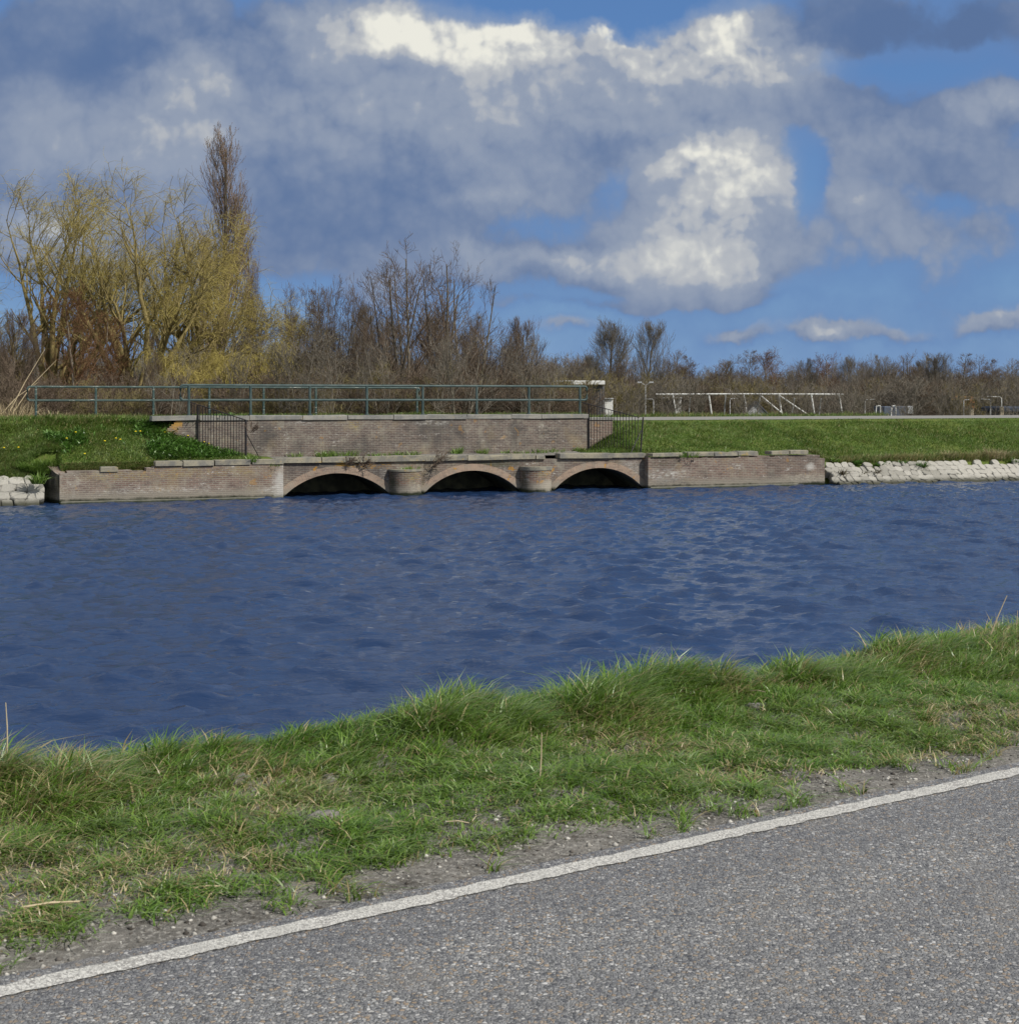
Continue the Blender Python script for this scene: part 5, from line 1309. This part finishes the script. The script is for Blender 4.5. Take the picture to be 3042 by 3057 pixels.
simple('gabled_house', 'small grey gabled house seen through the middle of the white frame', 'house', (2258, 1270), 86, [('wall', 'grey_wall', lambda m: gable(m, 2228, 2288, 1203, 1236, 1330, 86, 5)), ('roof', 'slate', lambda m: gable_roof(m, 2228, 2288, 1203, 1236, 86, 5, .12, .1))])
simple('low_barn', 'low brown barn with a red brown roof behind the braces of the white frame', 'building', (2330, 1265), 114, [('wall', 'brown_brick', lambda m: pbox(m, 2262, 1205, 2400, 1280, 114, 6)), ('roof', 'brown_brick', lambda m: pbox(m, 2255, 1170, 2405, 1204, 114.5, 5, .6))])
b0 = P(2840, 1275, 90)
rt2 = thing('orange_house', 'house with a bright orange tiled roof among the bare trees', 'house', b0)
m = MB(); pbox(m, 2740, 1222, 2900, 1330, 90, 6); m.build('wall', M['brown_brick'], rt2, b0)
m = MB(); A = P(2722, 1224, 89.6); B = P(2916, 1224, 89.6); C = P(2905, 1183, 92.5); D = P(2735, 1178, 92.5)
m.face([A, B, C, D]); m.face([B, (B[0], 96, B[2]), C]); m.face([D, C, (B[0], 96, B[2]), (A[0], 96, A[2])]); m.face([A, D, (A[0], 96, A[2])]); m.build('roof', M['orange_tile'], rt2, b0)
simple('grey_container', 'pale blue grey box standing beside the small white goal', 'container', (2690, 1265), 82, [('body', 'blue_grey', lambda m: pbox(m, 2640, 1213, 2709, 1330, 82, 2.4, .04)), ('door', 'grey_wall', lambda m: pbox(m, 2710, 1212, 2726, 1234, 81.95, 2.3, .02))])
simple('blue_shed', 'dark blue shed with a pale roof at the right picture edge', 'building', (3030, 1262), 82, [('wall', 'slate', lambda m: pbox(m, 2996, 1218, 3090, 1330, 82, 3)), ('roof', 'dark_blue', lambda m: pbox(m, 2990, 1213, 3095, 1228, 81.7, 3.6, .1))])
# lamp posts, goals, posts, flag
def lamp(label, px, ytop, ybase, Y, arms, r=.024, mat='galv'):
    Y -= 14; b = (P(px, ybase, Y)[0], Y, .25); root = thing('lamp_post', label, 'lamp post', b, 0)
    m = MB(); m.tube([b, P(px, ytop, Y)], r, 7); m.build('post', M[mat], root, b)
    for pts in arms:
        m = MB(); m.tube([P(a, c, Y) for a, c in pts], r * .85, 7); m.build('arm', M[mat], root, b)
        if len(pts) > 2: continue
        e = P(*pts[-1], Y); m = MB(); m.box(e[0] - .14, e[0] + .14, e[1] - .08, e[1] + .08, e[2] - .06, e[2] + .02, .02); m.build('lamp_head', M['grey_wall'], root, b)
lamp('thin lamp post with two rising arms right of the flat roofed cabin', 1927, 1150, 1265, 98, [[(1927, 1150), (1910, 1140)], [(1927, 1150), (1944, 1140)]])
lamp('hooked pole with its arm pointing left, beside the left end of the white frame', 1951, 1195, 1265, 90, [[(1951, 1195), (1948, 1191), (1922, 1191)]])
lamp('hooked pole with its arm pointing right, inside the white frame', 2179, 1195, 1265, 91, [[(2179, 1195), (2182, 1190), (2202, 1189)]])
lamp('hooked pole with its arm pointing right, right of the white frame', 2582, 1199, 1265, 91, [[(2582, 1199), (2586, 1193), (2610, 1192)]])
lamp('hooked pole with a bright arm pointing right, left of the first wooden post', 2877, 1196, 1265, 90, [[(2877, 1196), (2880, 1193), (2893, 1193)]])
lamp('hooked pole with its arm pointing left, between the wooden posts', 2957, 1196, 1265, 90, [[(2957, 1196), (2954, 1192), (2930, 1191)]])
lamp('hooked pole with a white arm pointing left, above the right wooden post', 2990, 1190, 1265, 93, [[(2990, 1190), (2986, 1184), (2948, 1184)]], mat='white_pipe')
def goal(label, x0, x1, yt, Y, lean):
    Y -= 13; b = (P((x0 + x1) / 2, 1265, Y)[0], Y, .28); root = thing('small_goal', label, 'goal', b, 0)
    m = MB(); m.tube([P(x0, yt, Y), P(x1, yt - 1, Y)], .032, 7); m.build('crossbar', M['white_pipe'], root, b)
    for x, dx in ((x0, -lean), (x1, lean * .3)):
        m = MB(); m.tube([P(x, yt, Y), (P(x + dx * 2, 1262, Y)[0], Y, .25)], .032, 7); m.build('post', M['white_pipe'], root, b)
goal('small white goal frame, the left one of two', 2616, 2628, 1212, 89, 4)
goal('small white goal frame next to the pale blue grey box', 2662, 2674, 1212, 89, 4)
for px, yt, w_, lab in ((2902, 1220, 5, 'short square wooden post by the dike road'), (2992, 1214, 5, 'taller square wooden post near the right picture edge')):
    b = P(px, 1262, 72); m = MB(); a = P(px - w_, yt, 72); c = P(px + w_, 1270, 72)
    m.box(a[0] - .0, c[0] + .0, 72, 72.16, c[2], a[2], .012); o = m.build('wooden_post', M['wood_post'], None, b); o.location = b; tag(o, lab, 'post')
b = P(2766, 1270, 125); rt3 = thing('flag_pole', 'thin pole with a small flag flying above the hedge trees', 'flag pole', b)
m = MB(); m.tube([b, P(2766, 1062, 125)], .05, 7); m.build('pole', M['galv'], rt3, b)
m = MB(); N = 7
for i in range(N):
    q = lambda t: (2766 + 12 * t, 1068 + 2.5 * t + math.sin(t * 6) * 1.0)
    (xa, ya), (xb, yb_) = q(i / N), q((i + 1) / N)
    a0, a1, c1, c0 = P(xa, ya, 125 + .12 * math.sin(i)), P(xb, yb_, 125 + .12 * math.sin(i + 1)), P(xb, yb_ + 7, 125 + .12 * math.sin(i + 1)), P(xa, ya + 7, 125 + .12 * math.sin(i))
    m.face([c0, c1, a1, a0])
m.build('flag', M['dark_blue'], rt3, b)
# low pale rail behind the white frame
b = P(1900, 1262, 100); rr3 = thing('low_rail', 'low pale horizontal rail running behind the hedge bushes left of the white frame', 'railing', b)
for yy in (1217, 1228):
    m = MB(); m.tube([P(1830, yy, 100), P(2030, yy, 100)], .03, 6); m.build('rail', M['galv'], rr3, b)
for xx in range(1834, 2031, 39):
    m = MB(); m.tube([P(xx, 1217, 100), P(xx, 1262, 100)], .03, 6); m.build('post', M['galv'], rr3, b)

# bare twigs growing out of the masonry
def wall_twig(px, py, h, seed, label):
    tm, cm, bm, H = get_tree('shrub', 80 + seed)
    r = np.random.default_rng(seed); v = -.12
    loc = W(U(px, v), v, ZV(px, py, v))
    root = thing('wall_twigs', label, 'plant', loc)
    n = 9; p, q = grow(r, np.zeros((n, 3)) + r.normal(0, .03, (n, 3)), np.stack([r.normal(.35, .6, n), r.normal(-.15, .1, n), r.uniform(.3, 1, n)], -1), h * r.uniform(.6, 1.1, n), np.full(n, .012), 5, .14, .2, .25, taper=.5)
    o, d, t, pr, par = children(r, p, q, 8, .25, 1, 38, 12)
    p2, q2 = grow(r, o, d, .42 * h * r.uniform(.5, 1.1, len(t)), np.full(len(t), .0065), 3, .14, .15, .1, taper=.6)
    tv, tq = tubes([(p, q)], 5); cv, cq = tubes([(p2, q2)], 3)
    mobj('stem', np_mesh('stem', tv, tq, None, True), M['twig'], root); mobj('twigs', np_mesh('twigs', cv, cq), M['twig'], root)
wall_twig(1040, 1385, .32, 1, 'small bare twigs growing from the joint above the left arch crown')
wall_twig(1085, 1393, .5, 2, 'bare shoot growing between the left arch and the lichen pier')
wall_twig(1292, 1395, .75, 3, 'largest bare shoot growing from the wall above the middle arch')
wall_twig(752, 1287, .3, 4, 'tiny dry twigs on the parapet face near the left fence')

# ------------------------------------------------------------------ near verge details
def near_at(px, py, zoff=0.0):
    z = 1.42
    for _ in range(6):
        Y = 4345 * (HE - z - zoff) / (py - HY); X = (px - CX) / FPX * Y
        z = float(znear(np.array(X * RC + Y * RS), np.array(-X * RS + Y * RC)))
    if -X * RS + Y * RC > 6.95:                      # on the brink of the bank
        k = (px - CX) / FPX; Y = 6.9 / (RC - k * RS); X = k * Y
        z = float(znear(np.array(X * RC + Y * RS), np.array(6.9)))
    return (X, Y, z)
def clod(px, py, size, seed, label):
    import bmesh
    bm = bmesh.new(); bmesh.ops.create_icosphere(bm, subdivisions=4, radius=1)
    r = np.random.default_rng(seed); o1, o2 = r.uniform(0, 50, 2)
    for v in bm.verts:
        c = v.co; a = math.atan2(c.y, c.x)
        k = 1 + .6 * (float(fbm(c.x * 2.2 + o1 + c.z * 1.5, c.y * 2.2 + o2, 4)) - .5) + .28 * (float(fbm(c.x * 7 + o2 + c.z * 4, c.y * 7 + o1, 3)) - .5)
        v.co = (c.x * k * size * 1.3, c.y * k * size * .9, c.z * k * size * .55)
    me = bpy.data.meshes.new('soil_clod'); bm.to_mesh(me); bm.free()
    for p in me.polygons: p.use_smooth = True
    o = mobj('soil_clod', me, M['soil']); x, y, z = near_at(px, py); o.location = (x, y, z + size * .12); o.rotation_euler = (0, 0, r.uniform(0, 6)); tag(o, label, 'soil clod')
for i, (px, py, s, lab) in enumerate(((1945, 2155, .055, 'pale grey molehill of crumbly soil in the grass right of the middle'), (2255, 2115, .045, 'dark soil clod under a short dry straw, right of the pale molehill'), (2740, 2050, .06, 'brown soil clod at the far right of the verge'), (2365, 2145, .035, 'small soil lump between two larger clods on the right'),
        (715, 2335, .055, 'grey soil lump left of the middle near the tall clumps'), (985, 2335, .055, 'crumbling soil clod in the left half of the verge'), (970, 2450, .06, 'dark hollowed clod lowest on the left half of the verge'), (400, 2490, .04, 'small soil lump near the left picture edge'), (330, 2390, .04, 'flat soil lump beneath the left tall grass'), (1480, 2275, .035, 'small soil lump left of the upright dry stalk'), (2050, 2110, .03, 'tiny soil lump beside the pale molehill'), (2930, 2020, .045, 'soil lump half hidden in grass at the right picture edge'))):
    clod(px, py, s, i + 3, lab)
def lying(px0, py0, px1, py1, r, label, lift=.02):
    a, b = Vector(near_at(px0, py0)), Vector(near_at(px1, py1)); a.z += lift; b.z += lift
    mid = (a + b) / 2 + Vector((0, 0, .006)); stalk('straw_piece', label, [tuple(a), tuple(mid), tuple(b)], [r, r * .95, r * .7], M['stick'], 'straw')
lying(65, 2740, 238, 2722, .0042, 'pale dry reed stem lying at the lower left grass edge', .035)
lying(565, 2672, 665, 2663, .004, 'pale dry reed piece lying on the bare strip left of the middle')
lying(2905, 2205, 2952, 2214, .004, 'short pale stem lying on the bare strip at the right')
lying(2240, 2093, 2285, 2097, .0035, 'short dry straw resting on the dark soil clod', .06)
lying(1335, 2468, 1400, 2472, .003, 'thin brown twig lying at the grass edge below the middle')
def upright(px, py0, px1, py1, r, label, px2=None, py2=None):
    a = Vector(near_at(px, py0)); Y = a.y
    pts = [tuple(a), P((px + px1) / 2 + 2, (py0 + py1) / 2, Y), P(px1, py1, Y)]
    o = stalk('dry_stalk', label, pts, [r, r * .85, r * .5], M['stick'])
    return o
upright(1610, 2345, 1617, 2188, .0042, 'upright dry stalk standing in the middle of the verge')
upright(2945, 1910, 3006, 1778, .005, 'tall bent dry stalk with a seed head against the water at the right')
upright(3028, 1905, 3038, 1822, .004, 'thin dry stalk against the water at the right picture edge')
upright(22, 2245, 17, 2098, .0035, 'thin upright dry stalk against the water at the left picture edge')

scene.view_settings.view_transform = 'Standard'; scene.view_settings.look = 'None'
scene.view_settings.exposure = 0.0; scene.view_settings.gamma = 1.0
scene.cycles.max_bounces = 6; scene.cycles.diffuse_bounces = 3; scene.cycles.transparent_max_bounces = 4
